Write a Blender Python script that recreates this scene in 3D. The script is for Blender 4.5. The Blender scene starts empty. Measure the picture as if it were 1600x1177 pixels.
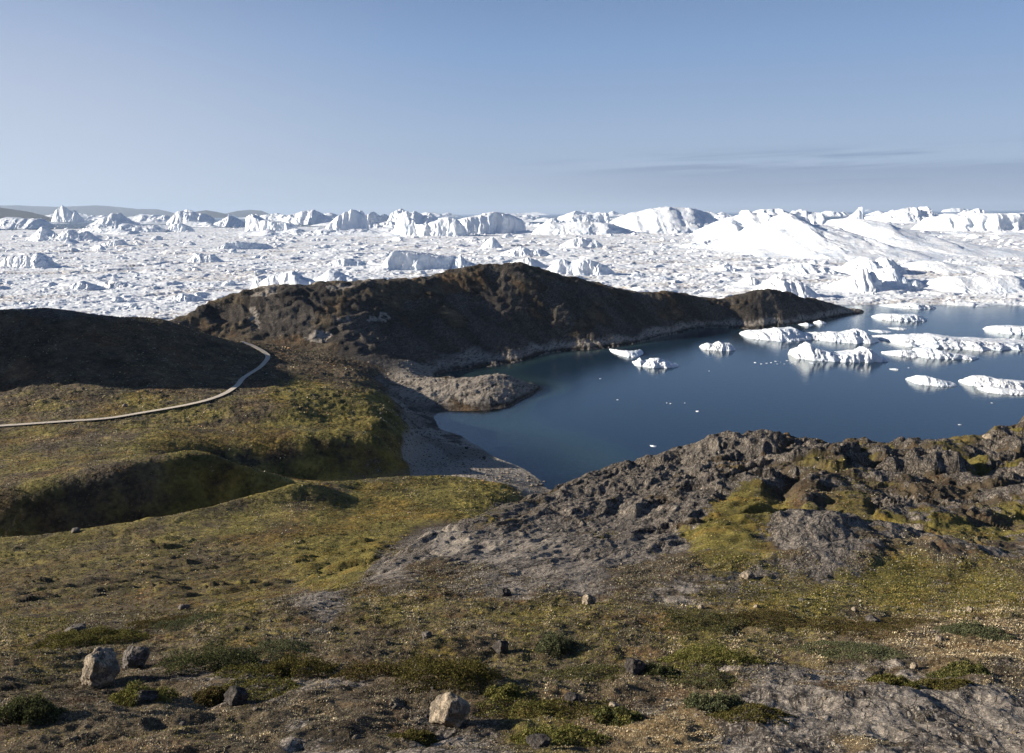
import bpy, math, random
import numpy as np
from mathutils import Matrix, Vector
R = math.radians
rng = np.random.default_rng(11)
random.seed(5)

# ------------------------------------------------------------------ basics
scene = bpy.context.scene
COL = scene.collection
H = 48.0                       # eye height above the sea
F = 1246.0                     # focal length in photo pixels (1600 wide)
PITCH = math.atan(255.0/F)
ROLL = 0.0075
SP, CP = math.sin(PITCH), math.cos(PITCH)
SUN_EL, SUN_AZ = 19.0, 85.0    # azimuth is measured to the left of the view

def slope(px, py):
    """drop per metre forward, and sideways per metre forward, of the sight line through a photo pixel"""
    x = px-800.0; y = py-588.5
    x, y = x-ROLL*y, y+ROLL*x
    u, v = x/F, -y/F
    Y = CP+v*SP; Z = -SP+v*CP
    return -Z/Y, u/Y

def on_sea(px, py, z=0.0):
    s, u = slope(px, py); D = (H-z)/s
    return u*D, D

def project(u, s):
    v = (SP-s*CP)/(CP+s*SP)
    Y = CP+v*SP
    x = u*Y*F; y = -v*F
    return 800+x+ROLL*y, 588.5+y-ROLL*x

# ------------------------------------------------------------------ noise
def _h(ix, iy, seed):
    n = (ix.astype(np.int64)*374761393+iy.astype(np.int64)*668265263+seed*1442695041) & 0xffffffff
    n = ((n ^ (n >> 13))*1274126177) & 0xffffffff
    return n ^ (n >> 16)
def perlin(x, y, seed=0):
    xi = np.floor(x); yi = np.floor(y); xf = x-xi; yf = y-yi
    xi = xi.astype(np.int64); yi = yi.astype(np.int64)
    def g(ix, iy, dx, dy):
        a = (_h(ix, iy, seed) & 1023)*(2*np.pi/1024)
        return np.cos(a)*dx+np.sin(a)*dy
    w = xf*xf*xf*(xf*(xf*6-15)+10); q = yf*yf*yf*(yf*(yf*6-15)+10)
    a = g(xi, yi, xf, yf); b = g(xi+1, yi, xf-1, yf)
    c = g(xi, yi+1, xf, yf-1); d = g(xi+1, yi+1, xf-1, yf-1)
    return ((a+(b-a)*w)*(1-q)+(c+(d-c)*w)*q)*1.5
def fbm(x, y, octv=4, seed=0, gain=.5):
    s = 0; a = 1.0; t = 0
    for i in range(octv):
        s = s+a*perlin(x, y, seed+i*17); t += a; a *= gain; x = x*2.03+7.1; y = y*2.03-3.7
    return s/t
def ridged(x, y, octv=4, seed=0, gain=.5):
    s = 0; a = 1.0; t = 0
    for i in range(octv):
        s = s+a*(1-2*np.abs(perlin(x, y, seed+i*13))); t += a; a *= gain; x = x*2.1+1.7; y = y*2.1+5.3
    return s/t
def worley(x, y, seed=0):
    """F1, F2 distances, id of the nearest cell, offset to its point"""
    xi = np.floor(x).astype(np.int64); yi = np.floor(y).astype(np.int64)
    f1 = np.full(x.shape, 9.0); f2 = np.full(x.shape, 9.0)
    cid = np.zeros(x.shape, np.int64); ox = np.zeros(x.shape); oy = np.zeros(x.shape)
    for dx in (-1, 0, 1):
        for dy in (-1, 0, 1):
            h = _h(xi+dx, yi+dy, seed)
            qx = xi+dx+(h & 1023)/1023.0-x; qy = yi+dy+((h >> 10) & 1023)/1023.0-y
            d = np.sqrt(qx*qx+qy*qy)
            m = d < f1
            f2 = np.where(m, f1, np.minimum(f2, d))
            cid = np.where(m, h, cid); ox = np.where(m, qx, ox); oy = np.where(m, qy, oy)
            f1 = np.where(m, d, f1)
    return f1, f2, cid, ox, oy
def rnd(cid, k):
    return (((cid*(2*k+3)*40503+k*9973) >> 7) & 1023)/1023.0
def sstep(a, b, x):
    t = np.clip((x-a)/(b-a), 0, 1); return t*t*(3-2*t)
def lerp(a, b, t): return a+(b-a)*t
def noise3(p, seed=0):
    return (perlin(p[:, 0]+p[:, 2]*.37, p[:, 1]-p[:, 2]*.61, seed)+perlin(p[:, 1]+9.2, p[:, 2]+p[:, 0]*.43, seed+5)
            + perlin(p[:, 2]-4.1, p[:, 0]+p[:, 1]*.29, seed+9))/1.8

# ------------------------------------------------------------------ objects
def tag(o, label=None, cat=None, group=None, kind=None):
    if label: o['label'] = label
    if cat: o['category'] = cat
    if group: o['group'] = group
    if kind: o['kind'] = kind
    return o
def mesh_obj(name, co, faces, mat=None, smooth=True, attrs=None, parent=None):
    """faces: an (n,3) or (n,4) index array"""
    co = np.ascontiguousarray(co, np.float32); faces = np.ascontiguousarray(faces, np.int32)
    n, k = faces.shape
    me = bpy.data.meshes.new(name)
    me.vertices.add(len(co)); me.vertices.foreach_set('co', co.ravel())
    me.loops.add(n*k); me.loops.foreach_set('vertex_index', faces.ravel())
    me.polygons.add(n); me.polygons.foreach_set('loop_start', np.arange(0, n*k, k, dtype=np.int32))
    me.polygons.foreach_set('use_smooth', np.full(n, smooth, dtype=bool))
    me.update(calc_edges=True)
    for nm, val in (attrs or {}).items():
        val = np.ascontiguousarray(val, np.float32)
        if val.ndim == 2:
            a = me.attributes.new(nm, 'FLOAT_VECTOR', 'POINT'); a.data.foreach_set('vector', val.ravel())
        else:
            a = me.attributes.new(nm, 'FLOAT', 'POINT'); a.data.foreach_set('value', val)
    if mat: me.materials.append(mat)
    o = bpy.data.objects.new(name, me); COL.objects.link(o)
    if parent: o.parent = parent
    return o
def grid_faces(nr, nc):
    i = np.arange(nr-1)[:, None]*nc+np.arange(nc-1)[None, :]
    i = i.ravel()
    return np.stack([i, i+1, i+nc+1, i+nc], 1)

_ico = {}
def ico(sub):
    if sub not in _ico:
        import bmesh
        bm = bmesh.new(); bmesh.ops.create_icosphere(bm, subdivisions=sub, radius=1)
        bm.verts.ensure_lookup_table()
        v = np.array([q.co[:] for q in bm.verts]); f = np.array([[q.index for q in p.verts] for p in bm.faces])
        bm.free(); _ico[sub] = (v/np.linalg.norm(v, axis=1)[:, None], f)
    return _ico[sub]
def cut_stone(sub, seed, cuts=12, rough=.06, flat=None, soft=14):
    """a block bounded by random planes: radial distance is a soft minimum over the planes"""
    v, f = ico(sub); g = np.random.default_rng(seed)
    n = g.normal(size=(cuts, 3)); n /= np.linalg.norm(n, axis=1)[:, None]
    d = g.uniform(.55, .95, cuts)
    for i, (nx_0, d0) in enumerate(flat or []): n[i] = np.array(nx_0)/np.linalg.norm(nx_0); d[i] = d0
    r = np.full(len(v), 0.0)
    acc = np.exp(-soft*np.ones(len(v))*1.05)
    for i in range(cuts):
        c = v@n[i]
        q = np.where(c > .05, d[i]/np.maximum(c, .05), 9.0)
        acc = acc+np.exp(-soft*np.minimum(q, 3))
    r = -np.log(acc)/soft+.12
    r = r*(1+rough*noise3(v*2.3+seed, seed)+rough*.5*noise3(v*6+seed, seed+3)+rough*.28*noise3(v*15, seed+7))
    return v*r[:, None], f

# ------------------------------------------------------------------ node helper
class NT:
    def __init__(s, tree): s.t = tree; s.t.nodes.clear()
    def n(s, typ, ins=None, **props):
        nd = s.t.nodes.new(typ)
        for k, v in props.items(): setattr(nd, k, v)
        for k, v in (ins or {}).items():
            sock = nd.inputs[k]
            if isinstance(v, bpy.types.NodeSocket): s.t.links.new(v, sock)
            elif v is not None: sock.default_value = v
        return nd
    def math(s, op, a, b=None, c=None, clamp=False):
        nd = s.n('ShaderNodeMath', operation=op, use_clamp=clamp)
        for i, v in enumerate((a, b, c)):
            if v is None: continue
            if isinstance(v, bpy.types.NodeSocket): s.t.links.new(v, nd.inputs[i])
            else: nd.inputs[i].default_value = v
        return nd.outputs[0]
    def mix(s, fac, a, b, blend='MIX'):
        nd = s.n('ShaderNodeMix', data_type='RGBA', blend_type=blend)
        for k, v in ((0, fac), (6, a), (7, b)):
            if isinstance(v, bpy.types.NodeSocket): s.t.links.new(v, nd.inputs[k])
            else: nd.inputs[k].default_value = v if k == 0 else (*v, 1)
        return nd.outputs[2]
    def noise(s, vec, scale, detail=4, rough=.55, dist=0.0):
        return s.n('ShaderNodeTexNoise', {'Vector': vec, 'Scale': scale, 'Detail': detail, 'Roughness': rough, 'Distortion': dist}).outputs[0]
    def vor(s, vec, scale, feature='F1', out=0):
        return s.n('ShaderNodeTexVoronoi', {'Vector': vec, 'Scale': scale}, feature=feature).outputs[out]
    def ramp(s, fac, stops, interp='LINEAR'):
        nd = s.n('ShaderNodeValToRGB', {'Fac': fac}); e = nd.color_ramp.elements
        nd.color_ramp.interpolation = interp
        while len(e) < len(stops): e.new(0.5)
        for q, (p, c) in zip(e, stops):
            q.position = p; q.color = (*c, 1) if len(c) == 3 else c
        return nd.outputs[0]
    def step(s, x, a, b):
        return s.n('ShaderNodeMapRange', {0: x, 1: a, 2: b}, interpolation_type='SMOOTHSTEP').outputs[0]
    def attr(s, name, out='Fac'): return s.n('ShaderNodeAttribute', attribute_name=name).outputs[out]
    def pos(s): return s.n('ShaderNodeNewGeometry').outputs['Position']
    def obj(s): return s.n('ShaderNodeTexCoord').outputs['Object']
    def mapping(s, vec, scale=(1, 1, 1), rot=(0, 0, 0)):
        return s.n('ShaderNodeMapping', {'Vector': vec, 'Scale': scale, 'Rotation': rot}).outputs[0]
    def bump(s, h, strength=.5, dist=.05, normal=None):
        return s.n('ShaderNodeBump', {'Height': h, 'Strength': strength, 'Distance': dist, 'Normal': normal}).outputs[0]
    def out(s, surf=None, vol=None):
        o = s.n('ShaderNodeOutputMaterial')
        if surf: s.t.links.new(surf, o.inputs['Surface'])
        if vol: s.t.links.new(vol, o.inputs['Volume'])
def new_mat(name):
    m = bpy.data.materials.new(name); m.use_nodes = True
    return m, NT(m.node_tree)
def principled(t, col, rough=.85, normal=None, **kw):
    ins = {'Base Color': col if isinstance(col, bpy.types.NodeSocket) else (*col, 1), 'Roughness': rough, 'Normal': normal,
           'Specular IOR Level': kw.pop('spec', .3)}
    ins.update(kw)
    return t.n('ShaderNodeBsdfPrincipled', ins).outputs[0]

# ------------------------------------------------------------------ terrain: survey points
# (px, [(py, D) visible points | ('h', D, z) hidden ones]);  D is metres ahead of the camera
PTS = []
def col(px, *pts):
    for p in pts:
        if p[0] == 'h':
            s = (H-p[2])/p[1]; v = (SP-s*CP)/(CP+s*SP); Y = CP+v*SP
            PTS.append(((px-800)/F/Y, p[1], p[2]))
        else:
            s, u = slope(px, p[0]); PTS.append((u, p[1], H-s*p[1]))
def line(*p, step=16):
    """a ridge, rim or floor: (px, py, D) in view or ('h', px, D, z) hidden, filled in between"""
    for a, b in zip(p[:-1], p[1:]):
        ka = a[1:] if a[0] == 'h' else a; kb = b[1:] if b[0] == 'h' else b
        m = max(int(math.hypot(kb[0]-ka[0], 0 if a[0] == 'h' else kb[1]-ka[1])/step), 1)
        for i in range(m+(b is p[-1])):
            f = i/m; v = [ka[q]+(kb[q]-ka[q])*f for q in range(3)]
            col(v[0], ('h', v[1], v[2]) if a[0] == 'h' else (v[1], v[2]))
near = [('h', 1.2, 46.4), ('h', 3, 45.4), ('h', 5, 44.1)]
for q in range(-700, 2400, 200):
    col(q, *near)
    col(min(max(q, -200), 1800), (1177, 7), (1100, 9.5), (1050, 12))
h = 'h'
col(-800, (h, 12, 40.5), (h, 30, 34), (h, 76, 20), (h, 105, 18), (h, 135, 20), (h, 160, 30), (h, 180, 50), (h, 210, 78), (h, 250, 62), (h, 300, 10), (h, 340, -6), (h, 520, -10))
col(-380, (h, 18, 38), (h, 46, 25), (h, 76, 15), (h, 95, 13), (h, 135, 12), (h, 162, 14), (h, 170, 36), (h, 182, 51), (h, 200, 53), (h, 215, 53), (h, 240, 46), (h, 280, 12), (h, 320, -6), (h, 520, -10))
col(-180, (h, 18, 37.8), (h, 46, 24.5), (h, 76, 14), (h, 88, 8.5), (h, 95, 13), (h, 135, 11.5), (h, 164, 12.5), (h, 178, 20), (h, 195, 25), (h, 215, 25), (h, 240, 20), (h, 275, 2), (h, 310, -6))
col(0, (1000, 18), (970, 30), (940, 46), (900, 64), (870, 76), (740, 106), (700, 122), (663, 137), (630, 152), (607, 165), (550, 176), (h, 208, 20.5), (h, 225, 16), (h, 245, 9), (h, 270, 0), (h, 300, -6), (h, 520, -10))
col(200, (1000, 16.5), (970, 24), (940, 38), (900, 56), (860, 72), (712, 115), (700, 122), (680, 130), (650, 143), (620, 158), (600, 170), (550, 184), (h, 225, 16.5), (h, 250, 6), (h, 280, -5))
col(330, (1000, 15.5), (960, 20), (930, 36), (900, 54), (860, 74), (820, 88), (630, 153), (600, 176), (575, 192), (545, 205), (h, 235, 12.5), (500, 255), (h, 300, 5), (h, 330, -6), (h, 520, -10))
col(262, (503, 236), (h, 222, 15.5), (h, 255, 4), (h, 280, -6))
col(300, (487, 252), (510, 240), (h, 226, 14), (h, 275, 5), (h, 300, -6))
col(100, (870, 74.5), (728, 109), (700, 122), (h, 205, 19.5), (h, 225, 15))


col(510, (800, 97), (650, 152))
col(400, (540, 222), (h, 302, 8), (h, 335, -6))
col(460, (1000, 15), (950, 19.5), (h, 28, 33), (920, 40), (880, 60), (840, 80), (800, 94), (640, 150), (600, 180), (570, 205), (545, 232), (500, 252), (h, 310, 12), (h, 345, -6))
col(560, (1000, 15), (950, 20), (h, 38, 29.5), (880, 58), (840, 82), (800, 100), (770, 112), (650, 155), (610, 182), (580, 205), (558, 226), (500, 258), (h, 320, 10), (h, 350, -6), (h, 520, -10))
col(745, (625, 197.5), (602, 207), (590, 214), (h, 221, -.6), (h, 229, -1.4), (h, 240, -1.4), (575, 249), (566, 254), (h, 258, .8), (556, 262))
col(600, (h, 215, 4.2))
col(640, (1000, 15), (950, 20), (h, 44, 27), (840, 76), (800, 98), (765, 116), (h, 131, 2.2), (585, 218), (565, 235), (h, 240, 4), (540, 252), (500, 270), (h, 330, 12), (h, 365, -6))
col(700, (1000, 15), (950, 19.5), (900, 27), (830, 48), (h, 55, 24), (805, 92), (770, 112), (745, 126), (730, 139), (700, 156), (678, 170), (h, 178, -.6), (h, 187, -.8), (638, 194), (606, 206), (591, 214), (h, 221, .1), (h, 228, -1.2), (h, 237, -1.2), (580, 243), (565, 249), (h, 255, 2.4), (545, 261), (500, 278), (460, 298), (430, 312), (h, 345, 12), (h, 380, -6), (h, 520, -10))
col(780, (900, 26), (850, 40), (798, 58), (h, 66, 20), (h, 95, 10), (775, 112), (760, 122), (745, 136), (728, 147), (h, 158, -.35), (h, 172, -1.0), (h, 188, -1.2), (h, 194, -.2), (625, 198), (600, 209), (586, 217), (h, 224, -1), (h, 232, -1.6), (h, 247, -1.4), (566, 257), (545, 266), (500, 288), (450, 308), (417, 322), (h, 355, 14), (h, 390, -6))
col(850, (1000, 15), (960, 18.5), (930, 22), (880, 30), (830, 43), (800, 54), (772, 72), (h, 82, 14), (h, 112, 4), (769, 125), (765, 134), (h, 142, -.25), (h, 155, -.65), (h, 167, -1.3), (h, 182, -2.4), (h, 200, -3.5), (h, 212, -.8), (606, 219), (h, 232, -2.5), (h, 255, -3), (552, 275), (535, 283), (500, 296), (420, 328), (h, 360, 13), (h, 400, -6), (h, 520, -10))
col(950, (1000, 15), (950, 19.5), (742, 78), (h, 90, 12), (h, 113, 0), (h, 140, -1.0), (h, 158, -2.0), (h, 185, -4), (h, 250, -5), (542, 287), (520, 297), (480, 318), (453, 330), (h, 360, 8), (h, 395, -6))
col(900, (1000, 15), (920, 23.5), (870, 32), (820, 46), (780, 60), (758, 75), (h, 86, 13), (h, 113, 1), (435, 330))
col(1000, (1000, 15), (950, 19.5), (920, 23.5), (870, 32), (820, 44), (770, 60), (740, 72))
col(1040, (712, 82), (h, 96, 14), (h, 120, 0), (h, 140, -3), (h, 200, -7), (h, 280, -6), (527, 313), (505, 323), (466, 340), (h, 365, 6), (h, 395, -6), (h, 520, -10))
col(1095, (477, 345), (513, 335), (h, 372, 3), (h, 400, -6))
col(1070, (464, 344), (517, 326))
col(1180, (1000, 15), (950, 19), (928, 23), (900, 27), (860, 32), (800, 44), (750, 60), (715, 75), (690, 86), (h, 104, 14), (h, 125, 0), (h, 145, -3), (h, 220, -7), (h, 310, -5), (518, 328), (490, 345), (458, 362), (h, 385, 5), (h, 415, -6))
col(1225, (460, 366), (513, 338))
col(1270, (508, 348), (471, 372), (h, 395, 2), (h, 420, -6), (h, 520, -10), (h, 320, -6))
col(1310, (500, 365), (480, 380), (h, 400, 0), (h, 420, -5), (h, 340, -5))
col(1355, (488, 389), (h, 370, -2.5), (h, 402, -2))
col(1400, (h, 389, -3), (h, 370, -5), (h, 410, -5))
col(1300, (1000, 15), (935, 23), (910, 26), (870, 30), (800, 43), (750, 57), (720, 72), (696, 85), (h, 105, 13), (h, 128, 0), (h, 150, -3), (h, 220, -8))
col(1420, (1000, 15), (950, 20), (925, 25), (880, 30), (800, 42), (750, 58), (704, 84), (h, 104, 13), (h, 128, 0), (h, 150, -3), (h, 220, -8), (h, 300, -8), (h, 520, -10))
col(1500, (925, 25.5), (880, 30.5), (800, 43), (750, 60), (699, 90), (h, 110, 13))
col(1600, (1000, 15), (950, 20), (905, 27), (880, 31), (800, 45), (740, 66), (674, 100), (h, 122, 12), (h, 152, 0), (h, 180, -4), (h, 260, -8), (h, 400, -9))
col(2000, (1000, 15), (900, 27), (800, 45), (700, 85), (h, 130, 18), (h, 180, 10), (h, 220, 0), (h, 250, -5), (h, 400, -9), (h, 520, -10))
col(2400, (1000, 15), (900, 27), (800, 45), (700, 85), (h, 130, 22), (h, 190, 16), (h, 250, 4), (h, 300, -6), (h, 520, -10))

line((-60,852,84), (0,848,85), (100,836,86.5), (200,821,88.5), (265,808,91.5), (330,795,96), (395,781,101), (460,766,106), (510,757,111), (560,751,118), (600,747,122), (640,746,125), (690,745,127))
line((0,862,79.5), (100,850,81.5), (200,836,83.5), (265,823,86), (330,810,90.5), (395,796,95), (460,781,99.5), (510,773,103), (560,767,110), (600,763,114), (640,761,117), (700,757,119), step=22)
line((h,-60,88.5,7.2), (h,0,89,7.2), (h,200,93,6.8), (h,330,99.8,6.6), (h,395,104,6.3), (h,450,108,6.2))
line((-60,780,95), (0,772,96), (60,761,97.5), (130,746,100), (200,731,102.5), (250,723,105), (300,719,107), (340,724,108.5), (395,740,110), (440,755,110.5), (462,764,110))
line((-60,765,99), (0,757,100), (130,733,105), (200,720,108), (300,706,114))
line((h,330,117,7.2), (h,395,122,5), (h,460,125.5,4), (h,510,127.5,3.5), (h,560,129,3.2), (h,600,130.5,2.8))
line((250,692,126), (330,683,132), (395,683,133), (460,685,133.5), (510,687,134.3), (560,688,135.5), (588,683,137), (603,660,149), (610,640,161), (606,618,175), (590,599,197), (572,586,210))
line((250,676,132), (330,668,140), (460,668,143), (560,668,146))
line((630,722,141), (646,692,156), (640,655,174), (622,620,195), (600,602,208))
line((480,935,22), (530,915,28), (600,882,36), (660,850,43), (720,820,50), (780,798,58), (850,772,72), (900,757,75), (950,742,78), (1000,726,80), (1040,712,82), (1110,697,84), (1180,690,86), (1240,690,86), (1300,696,85), (1360,702,84), (1420,705,84), (1490,700,88), (1540,686,94), (1600,674,100), step=26)
line((262,503,236), (300,487,252), (335,474,262), (370,463,270), (440,451,277), (500,446,281), (560,447,285), (620,443,294), (680,437,306), (720,426,314), (770,418,321), (810,416,325), (850,420,328), (890,436,330), (920,449,330), (960,455,331), (1000,464,336), (1040,467,340), (1062,464,343), (1090,474,345), step=18)
line((0,487,190), (80,485,193), (140,494,196), (200,500,200), (262,504,208), (310,520,212), (350,533,216), step=20)
P = np.array(PTS)
q = np.round(P[:, :2]*np.array([400, 1])/np.array([1, 1]), 1)
_, keep = np.unique(np.round(np.stack([P[:, 0]*300, np.log(P[:, 1])*300], 1)), axis=0, return_index=True)
P = P[keep]
SC = np.array([1.0, 1.15]); CC = 0.012
K = np.stack([P[:, 0], np.log(P[:, 1])], 1)*SC
def kern(d2): return np.sqrt(d2+CC*CC)
A = kern(((K[:, None]-K[None])**2).sum(2))
n = len(K)
M = np.zeros((n+3, n+3)); M[:n, :n] = A+np.eye(n)*-2e-4; M[:n, n] = 1; M[:n, n+1:] = K; M[n, :n] = 1; M[n+1:, :n] = K.T
W = np.linalg.solve(M, np.concatenate([P[:, 2], np.zeros(3)]))

# mesh rows (log distance) and columns (tangent of the bearing)
US = np.concatenate([np.linspace(-1.28, -.70, 80)[:-1], np.linspace(-.70, .70, 1250), np.linspace(.70, 1.28, 80)[1:]])
LD = np.concatenate([np.linspace(math.log(1.2), math.log(6.3), 60)[:-1], np.arange(math.log(6.3), math.log(430), .0043), np.linspace(math.log(431), math.log(520), 12)])
# coarse evaluation, then bilinear
cu = np.linspace(-1.3, 1.3, 420); cl = np.linspace(math.log(1.15), math.log(530), 460)
GU, GL = np.meshgrid(cu, cl); ev = np.stack([GU.ravel(), GL.ravel()], 1)*SC
Z0 = np.empty(len(ev))
for i in range(0, len(ev), 8000):
    e = ev[i:i+8000]
    Z0[i:i+8000] = kern(((e[:, None]-K[None])**2).sum(2))@W[:n]+W[n]+e@W[n+1:]
Z0 = Z0.reshape(GU.shape)
def bil(A, gx, gy, x, y):
    fx = np.clip((x-gx[0])/(gx[1]-gx[0]), 0, len(gx)-1.001); fy = np.clip((y-gy[0])/(gy[1]-gy[0]), 0, len(gy)-1.001)
    ix = fx.astype(int); iy = fy.astype(int); fx = fx-ix; fy = fy-iy
    return (A[iy, ix]*(1-fx)+A[iy, ix+1]*fx)*(1-fy)+(A[iy+1, ix]*(1-fx)+A[iy+1, ix+1]*fx)*fy
U, L = np.meshgrid(US, LD); D = np.exp(L); X = U*D
Z = bil(Z0, cu, cl, U, L)

# what covers the ground: (px, py, bare rock, green, straw)
COV = np.array([
 (100,900,0,.45,.4),(300,900,0,.42,.3),(500,860,0,.75,.1),(600,800,0,.85,.3),(720,780,0,.85,.3),(450,800,0,.55,.55),(250,850,0,.5,.45),(100,960,0,.4,.2),(500,915,.1,.65,.2),(30,860,0,.5,.4),(330,880,0,.35,.4),(560,880,0,.8,.1),(380,940,0,.5,.2),
 (150,757,0,.4,.4),(300,732,0,.6,.45),(200,790,.1,.45,0),(60,800,.1,.4,0),(340,770,.15,.5,0),(430,770,.1,.6,.1),
 (100,700,0,.42,.3),(300,660,0,.5,.5),(500,640,0,.7,.4),(200,640,0,.55,.5),(450,560,0,.1,.3),(520,580,0,.08,.25),(500,612,0,.65,.3),(100,615,0,.35,.35),(550,720,.25,.5,0),(450,720,.15,.55,0),(350,705,.05,.5,.1),(250,700,0,.5,.3),(620,690,.15,.6,0),(590,640,0,.7,.4),(50,650,0,.5,.5),(30,740,0,.45,.3),
 (100,540,.25,.12,0),(250,540,.15,.12,0),(100,492,.6,.1,.1),(200,580,.1,.15,0),(20,580,.2,.1,0),(350,565,.05,.12,0),
 (350,480,.55,.15,.1),(450,500,.7,.15,0),(600,500,.6,.18,0),(800,480,.55,.2,0),(800,430,.35,.15,.2),(620,452,.35,.15,.2),(900,500,.55,.2,0),(1000,500,.55,.2,0),(1060,470,.5,.2,.1),(1200,480,.7,.1,.2),(1320,485,.9,.05,.1),(800,545,.75,.15,0),(560,545,.7,.15,0),
 (760,600,1,.1,0),(680,600,.85,.2,0),(700,570,.95,.05,.1),(840,606,1,0,0),(640,610,.9,.1,0),
 (1000,800,.85,.25,.1),(1100,730,.9,.2,.1),(1200,730,.9,.1,.1),(1400,800,.7,.4,.2),(1550,780,.72,.35,.2),(700,850,.92,.2,.2),(600,900,.85,.3,.2),(1300,880,.75,.5,0),(1140,850,.12,.9,.1),(1180,800,.15,.8,0),(1400,922,.1,.85,.1),(1250,955,.15,.6,.1),(1550,930,.1,.7,.2),(900,900,.85,.2,.1),(800,920,.72,.2,.2),(500,938,.9,.2,.3),(1050,800,.75,.35,.2),(1330,795,.3,.5,.5),(1000,760,.8,.3,.2),(850,850,.88,.15,.2),(1050,910,.7,.3,.1),(1500,860,.72,.5,0),(1580,880,.65,.5,.1),(1420,720,.75,.3,.2),(1500,710,.4,.5,.4),(1580,690,.6,.3,.4),(1260,830,.85,.2,0),(1170,900,.5,.6,0),(780,870,.9,.1,.3),
 (100,1020,0,.4,.2),(300,1000,0,.4,.2),(20,1000,0,.5,.35),(600,955,.05,.5,.4),(600,1000,0,.3,.15),(250,1130,.15,.25,.35),(450,1080,.6,.05,.5),(300,1090,.45,0,.6),(700,1040,0,.5,.1),(900,1000,.05,.35,.15),(1000,985,0,.35,.25),(850,965,0,.5,.4),(1200,1000,.05,.4,.3),(1400,990,.2,.2,.85),(1500,1030,.1,.3,.85),(1100,1095,.25,.2,.6),(1250,1080,.8,.1,.3),(1400,1085,.9,0,.4),(1500,1120,.97,0,.2),(1300,1140,.75,.1,.5),(1000,1140,.08,.2,.85),(850,1150,.1,.6,.3),(600,1120,.3,.05,.3),(400,1150,.15,.2,.3),(480,1175,.8,.05,.2),(700,1175,.7,.05,.2),(950,1090,.3,.2,.5),(1550,1000,.2,.2,.85),(1570,1070,.55,.1,.4),(1200,1165,.85,0,.3),(100,1110,.05,.2,.2),(60,1150,.05,.25,.4),(150,1080,.05,.15,.2),(1000,1030,.05,.35,.2),(1350,1030,.35,.2,.6),(1100,1062,.42,.15,.5),(1200,1108,.8,.1,.4),(1550,1105,.95,0,.3),(1350,1058,.7,.1,.5),(1000,1112,.42,.1,.6),(560,1092,.5,.05,.5),(250,1078,.35,.1,.6),(480,1110,.5,.05,.5),(1180,1145,.6,.05,.7),(930,1040,.2,.35,.3),(1080,1000,.05,.5,.3),(760,960,.1,.5,.4),(420,1010,0,.45,.2),(130,1040,0,.4,.2),(1060,1135,.1,.25,.95),(1280,1020,.1,.45,.5),(1550,960,.2,.5,.6),(760,1000,.03,.35,.2)], float)
def cover_at(px, py):
    w = 1.0/(((px[..., None]-COV[:, 0])/1.6)**2+((py[..., None]-COV[:, 1]))**2+60.0)**1.6
    w /= w.sum(-1, keepdims=True)
    return w@COV[:, 2], w@COV[:, 3], w@COV[:, 4]
# on the coarse lattice
cpx, cpy = project(GU, (H-Z0)/np.exp(GL))
c_rock = np.empty(GU.shape); c_green = np.empty(GU.shape); c_straw = np.empty(GU.shape)
for i in range(GU.shape[0]):
    c_rock[i], c_green[i], c_straw[i] = cover_at(cpx[i], cpy[i])
rock = bil(c_rock, cu, cl, U, L); green = bil(c_green, cu, cl, U, L); straw = bil(c_straw, cu, cl, U, L)
PX, PY = project(U, (H-Z)/D)

# regions
head_line = np.interp(U, [-.55, -.43, -.37, -.31, -.19, -.13, -.08, -.02, .1, .2, .7], [236, 228, 226, 231, 224, 236, 247, 250, 262, 262, 262])
head = D > head_line
lhill = (D > np.interp(U, [-1.3, -.7, -.48, -.36, -.33], [150, 163, 168, 196, 232])) & (U < -.33) & ~head
edge_far = np.interp(U, [-.30, -.19, -.09, .03, .12, .2, .3, .7], [26, 33, 45, 62, 76, 84, 88, 110])
outcrop = (D > 21) & (D < edge_far+70) & (U > -.33) & (U < 1.3) & (D < 150) & ((U > .07) | (D < edge_far+4))
beach_zone = (D > 118) & (D < 235) & (U > -.24) & (U < .1)
low = sstep(4.6, 3.0, Z)

# relief
slab = (X*.36+D*.93, -X*.93+D*.36)          # the strata run up to the right in the picture
far = sstep(150, 220, D)
rk = sstep(.15, .6, rock)
amp_water = np.where(beach_zone, sstep(.5, 3.0, np.abs(Z-1.2)+rock*3-1.5), 1)
o = outcrop*sstep(20, 30, D)
dz = np.zeros(Z.shape)
n1 = ridged(slab[0]/17, slab[1]/11, 5, 3)
f1, f2, cid, ox, oy = worley(slab[0]/9.5+.5*perlin(X/3, D/3, 8), slab[1]/4.4+.5*perlin(X/3, D/3, 9), 4)
blk = (rnd(cid, 1)-.5)*1.5+(ox*(rnd(cid, 2)-.3)+oy*(rnd(cid, 3)-.5))*1.2
f1b, f2b, cidb, oxb, oyb = worley(slab[0]/2.1+.4*perlin(X, D, 18), slab[1]/1.15+.4*perlin(X, D, 19), 14)
blkb = (rnd(cidb, 1)-.5)*1.0+(oxb*(rnd(cidb, 2)-.3)+oyb*(rnd(cidb, 3)-.5))*1.1
scl = np.clip(D/45, .55, 1.5)
right = sstep(.1, .4, U)
dz += o*scl*(n1*(.2+.55*right)-.1)*sstep(1.25, 0.2, np.abs(rock-.9)+.2)
dz += o*rk*scl*(blk*(.20+.26*right)*sstep(0, .10, f2-f1)+blkb*.07*sstep(0, .2, f2b-f1b)+.36*ridged(slab[0]/9, slab[1]/3.2, 4, 30)+.11*ridged(slab[0]/1.9, slab[1]/.8, 3, 31)+.02*ridged(slab[0]/.5, slab[1]/.3, 2, 32))
hx, hy = X+1.6*perlin(X/6, D/6, 40), D*1.15+1.6*perlin(X/6, D/6, 41)
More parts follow.
